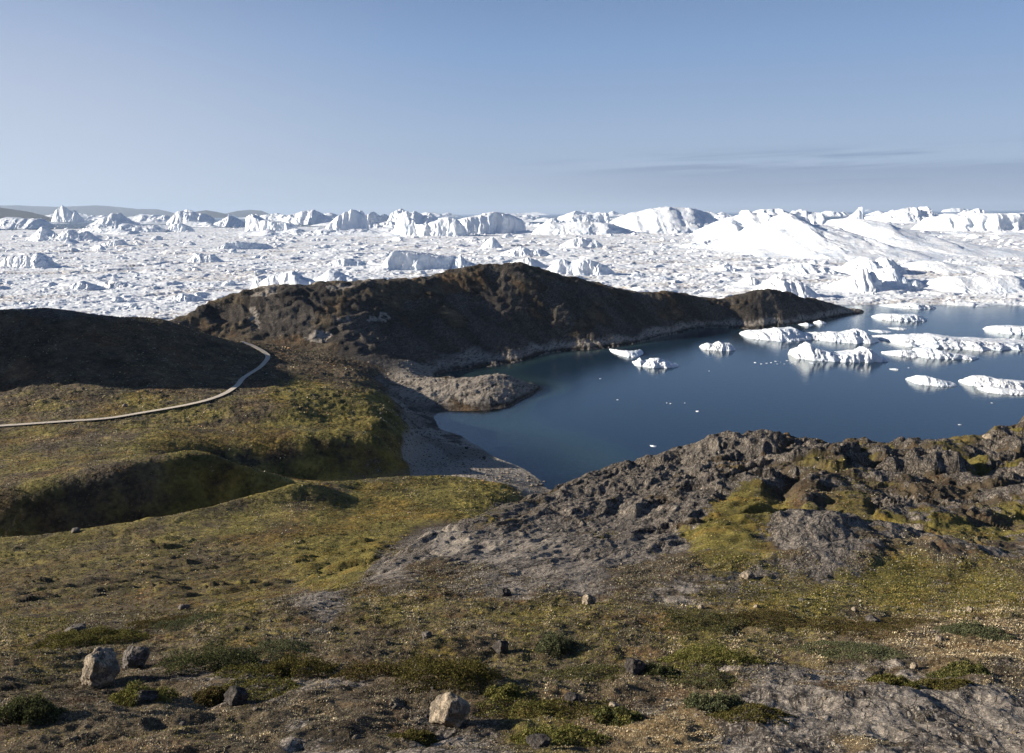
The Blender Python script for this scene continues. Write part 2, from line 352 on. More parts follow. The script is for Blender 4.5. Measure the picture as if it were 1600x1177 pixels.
hf1, hf2, hid, hox, hoy = worley(hx/10.5+.3, hy/9.5+.1, 42)
dome = (1-hf1**2*1.5)*(.35+.9*rnd(hid, 3))*sstep(0, .3, hf2-hf1)**.5
dome_w = o*right*sstep(30, 38, D)*sstep(edge_far+14, edge_far-6, D)
dz += dome_w*(1.15*dome-.55)*scl*sstep(edge_far+2, edge_far-14, D)
hollow = o*np.clip(.9*(dome-.55)*right*sstep(28, 36, D)+.30*ridged(slab[0]/7, slab[1]/2.6, 4, 30), -.6, .5)
# headland and left hill: steep ribs and ledges
hm = (head | lhill)*1.0
wx = X+6*perlin(X/18, D/18, 51); wy = D+6*perlin(X/18, D/18, 52)
f1c, f2c, cidc, oxc, oyc = worley(wx/11, wy/16, 55)
f1d, f2d, cidd, oxd, oyd = worley(wx/4+.3*perlin(X/2, D/2, 61), wy/6, 56)
hrel = 1.5*ridged(wx/30, wy/42, 3, 53)+((rnd(cidc, 1)-.5)*1.0+oxc*1.5*(rnd(cidc, 2)-.35))*sstep(0, .2, f2c-f1c)+((rnd(cidd, 1)-.5)*.2+oxd*.4*(rnd(cidd, 2)-.3))*sstep(0, .25, f2d-f1d)+.25*ridged(X/2.6, D/3.4, 3, 58)
led = Z/2.6+1.3*fbm(X/9, D/14, 3, 66)
hrel = hrel+.9*(sstep(.0, .35, led-np.floor(led))-(led-np.floor(led)))+.5*ridged((X+1.3*Z)/5.5+.5*perlin(X/9, D/9, 59), D/26, 4, 57)
hh = (sstep(0, 9, Z)*.9+.1)*np.where(lhill, 1, sstep(-1, 13, D-head_line))
dz += hm*hh*hrel*np.where(lhill, .35, .75*sstep(-.46, -.33, U)+.1)
# shore rocks
pen = (~head) & (D > 188) & (U > -.16) & (U < .08) & (Z > -1.5)
pen = pen*sstep(.6, .85, rock)*sstep(.0, .5, Z)
dz += pen*(.65*ridged((X+.3*D)/16, (D-.25*X)/3.2, 4, 71)+.25*(rnd(cidb, 4)-.5))
shore = head*sstep(5, 1, np.abs(Z))
dz += shore*(.8*(rnd(cidd, 5)-.4)+.5*ridged(X/3, D/3, 3, 77))
# meadow: tussocks, hollows and low terraces
md = (1-rk*.8)*(1-o*rk)*(~head)*(~lhill)*sstep(22, 40, D)*amp_water*np.where(beach_zone, sstep(3, 5, Z), 1)
md = md*(1-.6*sstep(78, 86, D)*sstep(150, 134, D)*sstep(.0, -.12, U))
dz += md*(.30*fbm(X/14, D/9, 3, 81)+.30*ridged((X+.5*D)/5+.6*perlin(X/5, D/5, 83), (D-.4*X)/2.4, 3, 82)+.20*fbm(X/1.3, D/.9, 2, 85))
dz += md*.28*np.minimum(ridged((X+D*.5)/7, (D-X*.3)/3.4, 2, 87), .55)
gf1, gf2, gid, gox, goy = worley((X+.4*perlin(X/3, D/3, 140))/2.6, (D+.4*perlin(X/3, D/3, 141))/2.0, 142)
hz = sstep(-.34, -.28, U)*sstep(-.02, -.10, U)*sstep(30, 40, D)*sstep(84, 66, D)
hz = np.maximum(hz, sstep(.1, .35, fbm(X/16, D/16, 3, 143)))
dz += md*hz*(.40*(1-1.6*gf1**2)*(.4+.8*rnd(gid, 2)))
# foreground hillside
fg = sstep(32, 20, D)*sstep(3, 7, D)
f1e, f2e, cide, oxe, oye = worley(slab[0]/.9+.3*perlin(X*2, D*2, 98), slab[1]/.45+.3*perlin(X*2, D*2, 99), 94)
dz += fg*(.26*fbm(X/3.1, D/2.4, 3, 91)+.10*ridged(X/.9, D/.7, 3, 92)*(1-.5*rk)+.028*fbm(X/.22, D/.2, 3, 93))
dz += fg*rk*(((rnd(cide, 1)-.5)*.03+oye*.04*(rnd(cide, 2)-.3))*sstep(0, .25, f2e-f1e)+.055*ridged(slab[0]/2.6, slab[1]/.8, 2, 97)+.010*ridged(slab[0]/.3, slab[1]/.12, 3, 95))
# banks: rough slumped faces
dz += (beach_zone & (Z > 0))*.08*fbm(X/.9, D/.9, 3, 96)
Zt = Z+dz
sea_bed = Z < -.5
Zt = np.where(sea_bed, np.minimum(Zt, -.35), Zt)

gl = LD
def terrain_z(u, d):
    fl = np.interp(np.log(d), LD, np.arange(len(LD))); fu = np.interp(u, US, np.arange(len(US)))
    i = np.clip(fl.astype(int), 0, len(LD)-2); j = np.clip(fu.astype(int), 0, len(US)-2); a = fl-i; b = fu-j
    return (Zt[i, j]*(1-b)+Zt[i, j+1]*b)*(1-a)+(Zt[i+1, j]*(1-b)+Zt[i+1, j+1]*b)*a
def sample(A, u, d):
    i = np.clip(np.round(np.interp(np.log(d), LD, np.arange(len(LD)))).astype(int), 0, len(LD)-1)
    j = np.clip(np.round(np.interp(u, US, np.arange(len(US)))).astype(int), 0, len(US)-1)
    return A[i, j]
def ground_at(px, py, dmin=5.5):
    """where the sight line through a photo pixel meets the ground"""
    s, u = slope(px, py)
    d = np.exp(np.arange(math.log(dmin), math.log(500), .001))
    hit = np.nonzero(terrain_z(np.full(len(d), u), d) >= H-s*d)[0]
    k = hit[0] if len(hit) else len(d)-1
    return u*d[k], d[k], H-s*d[k]

# ------------------------------------------------------------------ materials
def ground_material():
    m, t = new_mat('tundra')
    p = t.pos()
    rk = t.attr('rock'); gr = t.attr('green'); st = t.attr('straw'); fa = t.attr('scale'); sand = t.attr('sand')
    # a coordinate whose grain follows the patch: fine by the camera, coarser on the far hills
    nA = t.noise(p, .35, 5, .6); nB = t.noise(p, 1.7, 5, .62); nC = t.noise(p, 7.0, 5, .65); nD = t.noise(p, 30.0, 4, .65)
    fine = t.mix(fa, t.mix(.5, nC, nD), t.mix(.5, nA, nB))
    mid = t.mix(fa, t.mix(.5, nB, nC), t.mix(.4, t.noise(p, .09, 5, .6), nA))
    big = t.mix(fa, t.mix(.4, nA, nB), t.noise(p, .06, 4, .55))
    brown = t.ramp(fine, [(.30, (.016, .012, .008)), (.44, (.062, .047, .030)), (.56, (.13, .102, .064)), (.72, (.27, .215, .14))])
    grn = t.ramp(fine, [(.30, (.018, .018, .007)), (.45, (.115, .098, .025)), (.56, (.20, .168, .045)), (.72, (.30, .25, .085))])
    strw = t.ramp(fine, [(.30, (.05, .034, .016)), (.48, (.17, .115, .052)), (.66, (.33, .24, .125))])
    gm = t.step(t.math('ADD', gr, t.math('MULTIPLY', t.math('SUBTRACT', mid, .5), 1.6)), .3, .62)
    veg = t.mix(gm, brown, grn)
    pn = t.mix(fa, t.noise(p, .9, 5, .6), t.noise(t.mapping(p, (1, 1, 1), (0, 0, .4)), .13, 6, .62))
    pn2 = t.mix(fa, t.noise(p, .5, 4, .6), t.noise(p, .07, 5, .6))
    veg = t.mix(t.math('MULTIPLY', t.step(pn2, .50, .62), .6), veg, t.mix(1.0, veg, (1.16, .86, .66), 'MULTIPLY'))
    veg = t.mix(1.0, veg, t.ramp(pn, [(.32, (.42, .42, .42)), (.5, (.95, .95, .95)), (.66, (1.35, 1.3, 1.2))]), 'MULTIPLY')
    sm = t.step(t.math('ADD', st, t.math('MULTIPLY', t.math('SUBTRACT', t.noise(t.mapping(p, (1, 1.3, 1)), 1.1, 6, .65), .5), 1.9)), .42, .95)
    veg = t.mix(t.math('MULTIPLY', sm, .72), veg, strw)
    # rock: stretched along the strata, dark lichen, pale bare streaks
    ps = t.mapping(t.mapping(p, (1, 1, 1), (0, 0, R(-69))), (.75, 2.7, 2.2))
    r1 = t.noise(ps, .5, 6, .66, .6); r2 = t.noise(ps, 3.2, 6, .68, .4); r3 = t.noise(p, 24, 5, .7)
    rr = t.mix(.5, t.mix(.5, r1, r2), t.mix(fa, r3, r2))
    rc = t.ramp(rr, [(.40, (.012, .010, .009)), (.455, (.04, .034, .029)), (.50, (.10, .084, .07)), (.545, (.22, .185, .15)), (.61, (.52, .45, .36))])
    spk = t.math('MAXIMUM', t.math('GREATER_THAN', t.noise(p, 11, 3, .75), .655), t.math('GREATER_THAN', t.noise(ps, 2.6, 4, .78), .645))
    rc = t.mix(t.math('MULTIPLY', spk, .75), rc, (.50, .45, .37))
    lich = t.step(t.noise(p, .8, 5, .6), .5, .64)
    rc = t.mix(t.math('MULTIPLY', lich, .5), rc, t.mix(t.step(r3, .4, .6), (.022, .019, .018), (.085, .072, .06)))
    s2 = t.noise(t.mapping(ps, (4.2, 4.2, 4.2)), 2.4, 5, .78)
    rc = t.mix(t.math('MULTIPLY', t.step(s2, .535, .60), .62), rc, (.47, .42, .345))
    cr = None
    for sc_, wd_ in ((.42, .035), (1.5, .03)):
        e_ = t.vor(t.n('ShaderNodeVectorMath', {0: ps, 1: t.n('ShaderNodeTexNoise', {'Vector': p, 'Scale': 1.1, 'Detail': 3}).outputs[1]}, operation='ADD').outputs[0], sc_, 'DISTANCE_TO_EDGE')
        k_ = t.step(e_, wd_, wd_*.25)
        cr = k_ if cr is None else t.math('MAXIMUM', cr, k_)
    rc = t.mix(t.math('MULTIPLY', cr, .8), rc, (.012, .010, .008))
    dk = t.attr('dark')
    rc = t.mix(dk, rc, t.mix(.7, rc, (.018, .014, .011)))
    pale = t.attr('pale')
    rc = t.mix(t.math('MULTIPLY', pale, t.step(t.math('ADD', r1, t.math('MULTIPLY', r2, .6)), .66, .84)), rc, (.50, .44, .365))
    rm = t.step(t.math('ADD', t.math('ADD', t.math('MULTIPLY', rk, 1.0), t.math('MULTIPLY', t.math('MULTIPLY', t.math('SUBTRACT', big, .5), 2.9), t.step(rk, .02, .32))), t.math('MULTIPLY', t.math('SUBTRACT', fine, .5), 1.2)), .38, .56)
    colr = t.mix(rm, veg, rc)
    sc = t.mix(t.noise(p, 1.2, 6, .75), (.17, .145, .115), (.42, .37, .30))
    sc = t.mix(t.math('GREATER_THAN', t.noise(p, 2.3, 3, .8), .58), sc, (.36, .35, .33))
    weed = t.attr('weed')
    sc = t.mix(weed, sc, (.016, .014, .010))
    colr = t.mix(sand, colr, sc)
    rr = t.math('SUBTRACT', rr, t.math('MULTIPLY', cr, .25))
    hgt = t.math('ADD', t.math('MULTIPLY', fine, 1.0), t.math('MULTIPLY', mid, .8))
    nr = t.bump(t.mix(rm, hgt, rr), .9, t.n('ShaderNodeMix', {0: fa, 2: .06, 3: .8}).outputs[0])
    t.out(principled(t, colr, .92, nr, spec=.18))
    return m
GROUND = ground_material()

def ice_material(name, dirt=.25, blue=.15):
    m, t = new_mat(name)
    p = t.obj(); g = t.pos()
    n1 = t.noise(g, .05, 6, .6); n2 = t.noise(g, .4, 6, .65); n3 = t.noise(g, 2.2, 4, .6)
    c = t.mix(t.step(n1, .4, .65), (.82, .845, .87), (.69, .76, .84))
    c = t.mix(t.math('MULTIPLY', t.step(n2, .52, .72), blue*2), c, (.50, .66, .78))
    c = t.mix(t.math('MULTIPLY', t.step(t.noise(g, .13, 7, .75), .54, .74), dirt*1.6), c, (.42, .38, .33))
    nr = t.bump(t.math('ADD', t.math('MULTIPLY', n2, 2.0), t.math('MULTIPLY', n3, .5)), .55, 1.0)
    t.out(principled(t, c, .5, nr, spec=.3))
    return m
ICE = ice_material('glacier_ice', .22, .24)
ICE_DIRTY = ice_material('dirty_ice', .8, .05)
def pack_material():
    m, t = new_mat('pack_ice_surface')
    g = t.pos(); low = t.attr('low'); dirt = t.attr('dirt'); cell = t.attr('cell')
    n2 = t.noise(g, .35, 6, .7); n3 = t.noise(g, .08, 5, .65)
    c = t.mix(cell, (.74, .79, .84), (.88, .89, .89))
    c = t.mix(t.step(n2, .46, .75), c, (.72, .77, .82))
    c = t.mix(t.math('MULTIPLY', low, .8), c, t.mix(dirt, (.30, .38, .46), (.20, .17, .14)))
    c = t.mix(t.math('MULTIPLY', t.math('MULTIPLY', dirt, t.step(n2, .45, .6)), .8), c, (.40, .33, .26))
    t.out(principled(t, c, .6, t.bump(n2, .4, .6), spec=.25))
    return m
PACK = pack_material()

def stone_material(name, light, mid, dark, spots=.5):
    m, t = new_mat(name)
    p = t.obj()
    a = t.noise(p, 3, 6, .65); b = t.noise(p, 14, 6, .7); d = t.noise(p, 60, 3, .7)
    c = t.ramp(t.mix(.5, a, b), [(.38, dark), (.47, mid), (.58, light)])
    c = t.mix(t.math('MULTIPLY', t.math('GREATER_THAN', t.mix(.35, b, d), .535), spots), c, (.018, .016, .015))
    c = t.mix(t.math('MULTIPLY', t.step(t.noise(p, 4.5, 6, .7, .5), .46, .53), min(spots, .8)), c, dark)
    t.out(principled(t, c, .9, t.bump(t.math('ADD', b, t.math('MULTIPLY', d, .4)), .8, .03), spec=.2))
    return m
ST_PALE = stone_material('pale_granite', (.52, .43, .32), (.34, .28, .205), (.06, .05, .04), .7)
ST_GREY = stone_material('grey_gneiss', (.33, .295, .26), (.16, .14, .12), (.045, .04, .035), .75)
ST_DARK = stone_material('lichen_gneiss', (.17, .15, .13), (.055, .048, .043), (.016, .014, .013), .6)

def leaf_material():
    m, t = new_mat('leaf')
    c = t.attr('tint', 'Color')
    d = t.n('ShaderNodeBsdfDiffuse', {'Color': c}).outputs[0]
    tr = t.n('ShaderNodeBsdfTranslucent', {'Color': c}).outputs[0]
    t.out(t.n('ShaderNodeMixShader', {0: .25, 1: d, 2: tr}).outputs[0])
    return m
LEAF = leaf_material()

# ------------------------------------------------------------------ terrain objects
sandm = np.where(beach_zone, low*sstep(.75, .45, rock), 0)
# shingle strip on the land side of the bay, below the terrace edge
strip = beach_zone & (U > np.interp(D, [125, 135, 150, 180, 200, 212, 222], [-.13, -.135, -.15, -.165, -.185, -.19, -.19])) & (D < 224)
sandm = np.where(strip, np.maximum(sandm, sstep(4.8, 3.6, Z)*sstep(.8, .5, rock)), sandm*.3)
sandm = np.where(Z < -.3, 1, sandm)
weedm = np.where(Z < -.3, sstep(-2.0, -4.5, Z)*.8, sstep(.15, .5, fbm(X/5, D/5, 4, 120)+.25*sstep(1.6, .9, np.abs(Z-1.0))*sstep(160, 175, D))*sstep(150, 168, D)*.8)
scalem = sstep(18, 110, D)
pxn = fbm(X/9, D/9, 3, 130)
palem = np.clip(.75*pen*sstep(-.25, .3, ridged((X+.3*D)/16, (D-.25*X)/3.2, 4, 71))+head*sstep(3.3, 1.5, Zt+pxn*2)*sstep(.2, .8, Zt)*1.0+.22*o*sstep(.78, .9, rock)*sstep(.16, -.06, U)+.14*o*sstep(.78, .9, rock)+.22*fg*sstep(.4, .7, rock)*sstep(.0, .3, ridged(slab[0]/3.5, slab[1]/.8, 4, 72))+(head & (rnd(cidd, 6) > .90) & (U < -.15))*.9, 0, 1)
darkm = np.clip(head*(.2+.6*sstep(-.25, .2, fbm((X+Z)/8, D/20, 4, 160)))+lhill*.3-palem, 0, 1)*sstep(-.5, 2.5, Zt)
# wet weed band just above the sea on rocks
wet = sstep(1.3, .4, Zt+.4*pxn)*(head | (pen > .3))
darkm = np.clip(darkm+wet+.95*pen*sstep(.12, -.2, ridged((X+.3*D)/16, (D-.25*X)/3.2, 4, 71)), 0, 1); palem = palem*(1-wet)
rockm = np.where(head & (Zt < 4), np.maximum(rock, .9), np.clip(rock+(1.25*hollow-.10*right)*o*sstep(.3, .7, rock)+head*.25*ridged((X+1.3*Z)/5.5, D/26, 3, 57), 0, 1))

vp = .75*sstep(.10, .26, fbm(X/7, D/8, 4, 150)+.03*right)+.6*sstep(.12, .30, fbm(X/1.9, D/2.6, 4, 151))+.55*sstep(.05, .25, -dz*.25*right)
rockm = np.clip(rockm-o*.62*np.clip(vp, 0, 1)*sstep(1.05, .6, rock)-fg*.3*sstep(.1, .3, fbm(X/1.3, D/1.1, 4, 152))*sstep(.3, .6, rock), 0, 1)
green = green+o*(.55*sstep(-.1, .3, fbm(X/9, D/9, 3, 153))-.28)*sstep(.3, .7, rock)
verts = np.stack([X, D, Zt], -1).reshape(-1, 3)
ATT = {'rock': rockm, 'green': green, 'straw': straw, 'scale': scalem, 'sand': sandm, 'weed': weedm, 'pale': palem, 'dark': darkm}
ATT = {k: np.clip(np.broadcast_to(v, X.shape), 0, 1).reshape(-1).astype(np.float32) for k, v in ATT.items()}
FQ = grid_faces(*X.shape)
def fmean(A): return A.reshape(-1)[FQ[:, 0]]
reg = np.zeros(len(FQ), int)
reg[fmean(outcrop & (rock > -1))] = 4
reg[fmean(lhill)] = 2
reg[fmean(head)] = 1
reg[fmean((pen > .25) & (Z > -.5))] = 5
reg[fmean(strip & (sandm > .5) & (Z > -.3) & (pen < .25))] = 3
reg[fmean(Z < -.6)] = 6
names = [('ground', 'tundra hillside and meadow of grass, moss and heath above the bay', 'ground'),
         ('headland', 'dark rocky headland between the bay and the pack ice', 'headland'),
         ('hill', 'shaded low hill beside the boardwalk at the far left', 'hill'),
         ('beach', 'shingle and sand beach at the head of the bay', 'beach'),
         ('rock_outcrop', 'lichen covered bedrock outcrop with mossy hollows above the bay', 'rock'),
         ('shore_rock', 'low pale rocks reaching into the bay from the shingle beach', 'rock'),
         ('seabed', 'sandy sea floor under the bay', 'seabed')]
for r, (nm, lb, ct) in enumerate(names):
    fs = FQ[reg == r]
    if not len(fs): continue
    used, inv = np.unique(fs, return_inverse=True)
    ob = mesh_obj(nm, verts[used], inv.reshape(-1, 4), GROUND, True, {k: v[used] for k, v in ATT.items()})
    tag(ob, lb, ct, kind='structure')

# ------------------------------------------------------------------ water
def water_material():
    m, t = new_mat('sea_water')
    p = t.pos(); dep = t.attr('depth'); dist = t.attr('far')
    w1 = t.noise(t.mapping(p, (1, 1.6, 1), (0, 0, .5)), .55, 4, .6); w2 = t.noise(t.mapping(p, (1, 1.4, 1), (0, 0, -.3)), 2.6, 3, .6)
    hh = t.math('ADD', w1, t.math('MULTIPLY', w2, .35))
    nr = t.bump(hh, t.math('ADD', .10, t.math('MULTIPLY', dist, .9)), t.math('ADD', .35, t.math('MULTIPLY', dist, 1.6)))
    body = t.mix(t.step(dep, .4, 3.0), (.055, .115, .115), (.011, .027, .048))
    dif = t.n('ShaderNodeBsdfDiffuse', {'Color': body}).outputs[0]
    trn = t.n('ShaderNodeBsdfTransparent', {'Color': (.55, .80, .85, 1)}).outputs[0]
    inner = t.n('ShaderNodeMixShader', {0: t.step(dep, 0.1, 3.2), 1: trn, 2: dif}).outputs[0]
    gls = t.n('ShaderNodeBsdfGlossy', {'Color': (.92, .97, 1, 1), 'Roughness': t.math('ADD', .05, t.math('MULTIPLY', dist, .15)), 'Normal': nr}).outputs[0]
    fr = t.n('ShaderNodeFresnel', {'IOR': 1.33, 'Normal': nr}).outputs[0]
    t.out(t.n('ShaderNodeMixShader', {0: fr, 1: inner, 2: gls}).outputs[0])
    return m
wu = np.concatenate([np.linspace(-1.6, -.25, 60), np.linspace(-.25, .8, 500)[1:], np.linspace(.8, 1.6, 40)[1:]])
wl = np.concatenate([np.linspace(math.log(90), math.log(430), 500), np.linspace(math.log(440), math.log(80000), 60)])
WU, WL = np.meshgrid(wu, wl); WD = np.exp(WL)
zz = bil(Z0, cu, cl, WU, WL)
dep = np.where(WD < 420, np.maximum(-zz, -.3), 12.0)
mesh_o = mesh_obj('water', np.stack([WU*WD, WD, np.zeros(WU.shape)], -1).reshape(-1, 3), grid_faces(*WU.shape), water_material(), True,
                  {'depth': dep.reshape(-1), 'far': sstep(300, 1500, WD).reshape(-1)})
tag(mesh_o, 'calm dark blue bay and open sea', 'water', kind='structure')

# ------------------------------------------------------------------ pack ice
def pack_edge(u): return np.interp(u, [-1, .1, .22, .33, .40, .5, .56, .7, 1], [325, 335, 350, 396, 406, 412, 404, 398, 398])
pu = np.linspace(-.86, .86, 1500); pl = np.concatenate([np.arange(math.log(318), math.log(1500), .0034), np.arange(math.log(1500), math.log(5200), .007)])
PU, PL = np.meshgrid(pu, pl); PD = np.exp(PL); PXw = PU*PD
zi = np.zeros(PU.shape); lowm = np.zeros(PU.shape); cellm = np.zeros(PU.shape)
for s, amp, sd, pw in ((34, 2.0, 201, 5), (13, 1.1, 202, 3.5), (5.5, .65, 203, 2.4), (2.4, .28, 204, 1.6)):
    a, b, c, e, g_ = worley(PXw/s+.25*perlin(PXw/s*1.7, PD/s*1.7, sd), PD/s/1.0+.25*perlin(PXw/s*1.7, PD/s*1.7, sd+40), sd)
    k = sstep(.0, .22, b-a)
    up = rnd(c, 1)**pw
    tilt = (e*(rnd(c, 2)-.5)+g_*(rnd(c, 3)-.5))*1.5
    zi += amp*k*np.maximum(up*(1+tilt), 0)
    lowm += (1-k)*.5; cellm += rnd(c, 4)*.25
zi += .35*fbm(PXw/60, PD/60, 3, 210)+.35*ridged(PXw/3, PD/3, 2, 211)*.5
pe = pack_edge(PU)+10*fbm(PXw/25, PD/25, 4, 215)
ins = sstep(-2, 10, PD-pe)
zi = zi*ins-(1-ins)*1.2+.15
# the ice gives out a few kilometres off, in a ragged line
zi -= 3*sstep(0, 250, PD-(3600+700*PU/.6+500*fbm(PXw/400, PD/400, 3, 216)))
dirt = sstep(.08, .45, fbm(PXw/90, PD/45, 5, 218)+.12)
fs = grid_faces(*PU.shape)
keepf = (zi.reshape(-1)[fs] > -1.0).any(1)
fs = fs[keepf]; used, inv = np.unique(fs, return_inverse=True)
pk = mesh_obj('brash_ice', np.stack([PXw, PD, zi], -1).reshape(-1, 3)[used], inv.reshape(-1, 4), PACK, True,
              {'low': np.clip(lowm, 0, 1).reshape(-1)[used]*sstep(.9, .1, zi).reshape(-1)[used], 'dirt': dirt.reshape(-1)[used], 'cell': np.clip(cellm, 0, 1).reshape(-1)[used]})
tag(pk, 'dense jumbled field of brash ice packed across the fjord', 'ice field', kind='stuff')

# loose blocks lying all through the field, too many to count
def scatter_blocks(N, size, ymin, ymax, seed, pw=2.5):
    g = np.random.default_rng(seed)
    py = g.uniform(ymin, ymax, N); px = g.uniform(-60, 1660, N)
    s, u = slope(px, py); d = (H-.3)/s
    ok = (d > pack_edge(u)+6) & (d < 4300); d = d[ok]; u = u[ok]
    N = len(d); sz = size[0]+(size[1]-size[0])*g.random(N)**pw
    sz *= np.clip(d/700, .6, 2.2)
    protos = [cut_stone(2, 900+k, 9, .10, soft=22) for k in range(10)]
    V = []; Fc = []; off = 0; dirtv = []; cell = []
    for k in range(10):
        v, f = protos[k]; idx = np.arange(k, N, 10); m = len(idx)
        a = g.uniform(0, 6.28, m); ca, sa = np.cos(a), np.sin(a)
        ex = sz[idx][:, None]*np.stack([g.uniform(.8, 1.7, m), g.uniform(.8, 1.5, m), g.uniform(.45, 1.0, m)], 1)
        q = v[None]*ex[:, None, :]
        x = q[..., 0]*ca[:, None]-q[..., 1]*sa[:, None]; y = q[..., 0]*sa[:, None]+q[..., 1]*ca[:, None]
        w = np.stack([x+(u[idx]*d[idx])[:, None], y+d[idx][:, None], q[..., 2]+(sz[idx]*.12)[:, None]], -1)
        V.append(w.reshape(-1, 3)); Fc.append((f[None]+(np.arange(m)*len(v))[:, None, None]+off).reshape(-1, 3)); off += m*len(v)
        cell.append(np.repeat(g.random(m)**.5, len(v)))
    V = np.concatenate(V); Fc = np.concatenate(Fc); cell = np.concatenate(cell)
    dirtv = sstep(.15, .5, fbm(V[:, 0]/90, V[:, 1]/45, 5, 218)+.05)
    return V, Fc, cell, dirtv
V, Fc, cell, dv = scatter_blocks(5600, (.5, 3.0), 342, 492, 300)
ob = mesh_obj('ice_rubble', V, Fc, PACK, False, {'cell': cell, 'dirt': dv, 'low': np.zeros(len(V))})
tag(ob, 'countless small white ice blocks frozen into the pack', 'ice rubble', kind='stuff')

# ------------------------------------------------------------------ icebergs
def berg(name, label, x0, x1, prof, yb, depth, front=.3, seed=0, rough=.22, cat='iceberg', mat=None, group='icebergs crowding the fjord', ridge=.5, fine=1.0, nu=150, nv=80, step=0, bow=.25, skew=-.22):
    """an iceberg from its skyline prof [(px, py)], its waterline yb and its depth in metres"""
    mat = mat or ICE
    xm = (x0+x1)/2
    s, u = slope(xm, yb); Dc = H/s
    def wx(px):
        return slope(px, yb)[1]*Dc
    xa, xb = wx(x0), wx(x1); Wd = xb-xa
    depth = max(depth, Wd*.12)
    a = np.linspace(0, 1, nu); b = np.linspace(0, 1, nv)
    AA, BB = np.meshgrid(a, b)
    pa = np.array([(wx(p[0])-xa)/Wd for p in prof]); 
    hp = np.array([max(H-slope(p[0], p[1])[0]*(Dc+depth*ridge), .02) for p in prof])
    hmax = hp.max(); k = Wd/9.0
    xw = AA*Wd; yw = BB*depth
    warp = (.075*fbm(xw/(Wd*.3)+seed, yw/(depth*.5)+seed, 3, seed+1)+.02*perlin(xw/(Wd*.06), yw/(depth*.12), seed+2))*sstep(0, .3, np.abs(BB-ridge))
    hcol = np.interp(np.clip(AA+warp, 0, 1), pa, hp)
    front = min(front, ridge*.95); fr = front*(1+min(rough*3.2, .5)*fbm(AA*5+seed, AA*0+seed, 3, seed+3))
    sb = sstep(0, 1, np.clip((BB-.05*(1+perlin(AA*9, AA*0+seed, seed)))/np.maximum(fr, .03), 0, 1))
    back = sstep(0, 1, np.clip((1-BB)/max(.25, 1-ridge-.1), 0, 1))
    ends = sstep(0, .02, AA)*sstep(0, .02, 1-AA)
    hgt = hcol*sb*back*ends
    if step: hgt = lerp(hgt, np.round(hgt/step)*step, .6)
    L_ = max(hmax*1.6, Wd*.10)
    rg = ridged(xw/L_+seed, yw/L_*1.2, 4, seed+5)
    f1_, f2_, ci, ox_, oy_ = worley(xw/(L_*.55)+.3*perlin(xw/L_*3, yw/L_*3, seed+9), yw/(L_*.55), seed+6)
    fac = (rnd(ci, 1)-.5)*.5+(ox_*(rnd(ci, 2)-.5)+oy_*(rnd(ci, 3)-.5))*1.4
    edge = sstep(0, .12*hmax, hgt)
    hgt = hgt+edge*hmax*rough*(.40*rg+.95*fac*sstep(0, .06, f2_-f1_)+.28*fine*ridged(xw/(L_*.18), yw/(L_*.18), 3, seed+7)-.12)*sstep(0, .6*hmax, hgt+.2*hmax)
    hgt = np.minimum(hgt, np.interp(np.clip(AA+warp*.4, 0, 1), pa, hp)*1.06)
    zb = np.maximum(hgt, 0)-.6*(1-edge)
    # waterline outline
    x = xa+xw; y = Dc+yw+depth*bow*(2*AA-1)**2+skew*Wd*(AA-.5)
    jag = (.085*fbm(xw/(Wd*.14), yw/(Wd*.14)+3, 4, seed+8)+.016*perlin(xw/(Wd*.03), zb/(hmax*.2), seed+10))
    y = y+Wd*jag*1.2*sstep(.35, 0, BB); x = x+Wd*.035*fbm(xw/(Wd*.1)+9, zb/hmax*2+yw/depth, 3, seed+11)
    x0w, y0w = (xa+xb)/2, Dc+depth*.5
    co = np.stack([x-x0w, y-y0w, zb], -1).reshape(-1, 3)
    o = mesh_obj(name, co, grid_faces(nv, nu), mat, True)
    o.location = (x0w, y0w, 0)
    return tag(o, label, cat, group)

B = berg
# far row, left to right
B('iceberg', 'white pinnacle iceberg standing against the distant blue hills at the far left', 72, 126, [(72,345),(80,330),(88,324),(95,322),(104,326),(112,328),(120,337),(126,345)], 347, 120, .4, 1, .3)
B('iceberg', 'rounded iceberg with a bright bald dome right of the pinnacle berg', 122, 206, [(122,350),(140,345),(158,338),(166,334),(180,334),(186,340),(196,346),(206,351)], 354, 140, .4, 2, .16)
B('iceberg', 'jagged low iceberg with several small humps in front of the pinnacle berg', 18, 142, [(18,372),(40,362),(55,355),(66,366),(88,366),(100,360),(116,366),(124,362),(142,373)], 378, 60, .5, 3, .35)
B('iceberg', 'grey blue flat iceberg at the left edge below the dark distant hill', -60, 66, [(-60,345),(0,342),(30,343),(50,341),(66,352)], 358, 140, .6, 33, .15)
B('iceberg', 'rugged two humped iceberg left of the long white cliff berg', 246, 332, [(246,350),(256,341),(270,331),(283,329),(297,334),(310,335),(320,340),(332,350)], 353, 150, .4, 4, .35)
B('iceberg', 'small bright block in front of the rugged two humped iceberg', 255, 296, [(255,360),(262,352),(280,350),(292,355),(296,361)], 363, 50, .2, 5, .2)
B('iceberg', 'low pale floe shaped iceberg between the two humped berg and the white cliff berg', 318, 372, [(318,352),(335,345),(352,338),(365,345),(372,352)], 355, 150, .5, 6, .25)
B('iceberg', 'long flat topped iceberg with a sheer sunlit white cliff', 366, 456, [(366,355),(370,341),(384,336),(400,344),(420,346),(450,350),(456,356)], 364, 120, .12, 7, .12, skew=-.6)
B('iceberg', 'peaked iceberg with a blue shaded flank behind the white cliff berg', 425, 516, [(425,346),(445,337),(462,332),(484,329),(494,335),(505,340),(516,348)], 351, 220, .5, 8, .25)
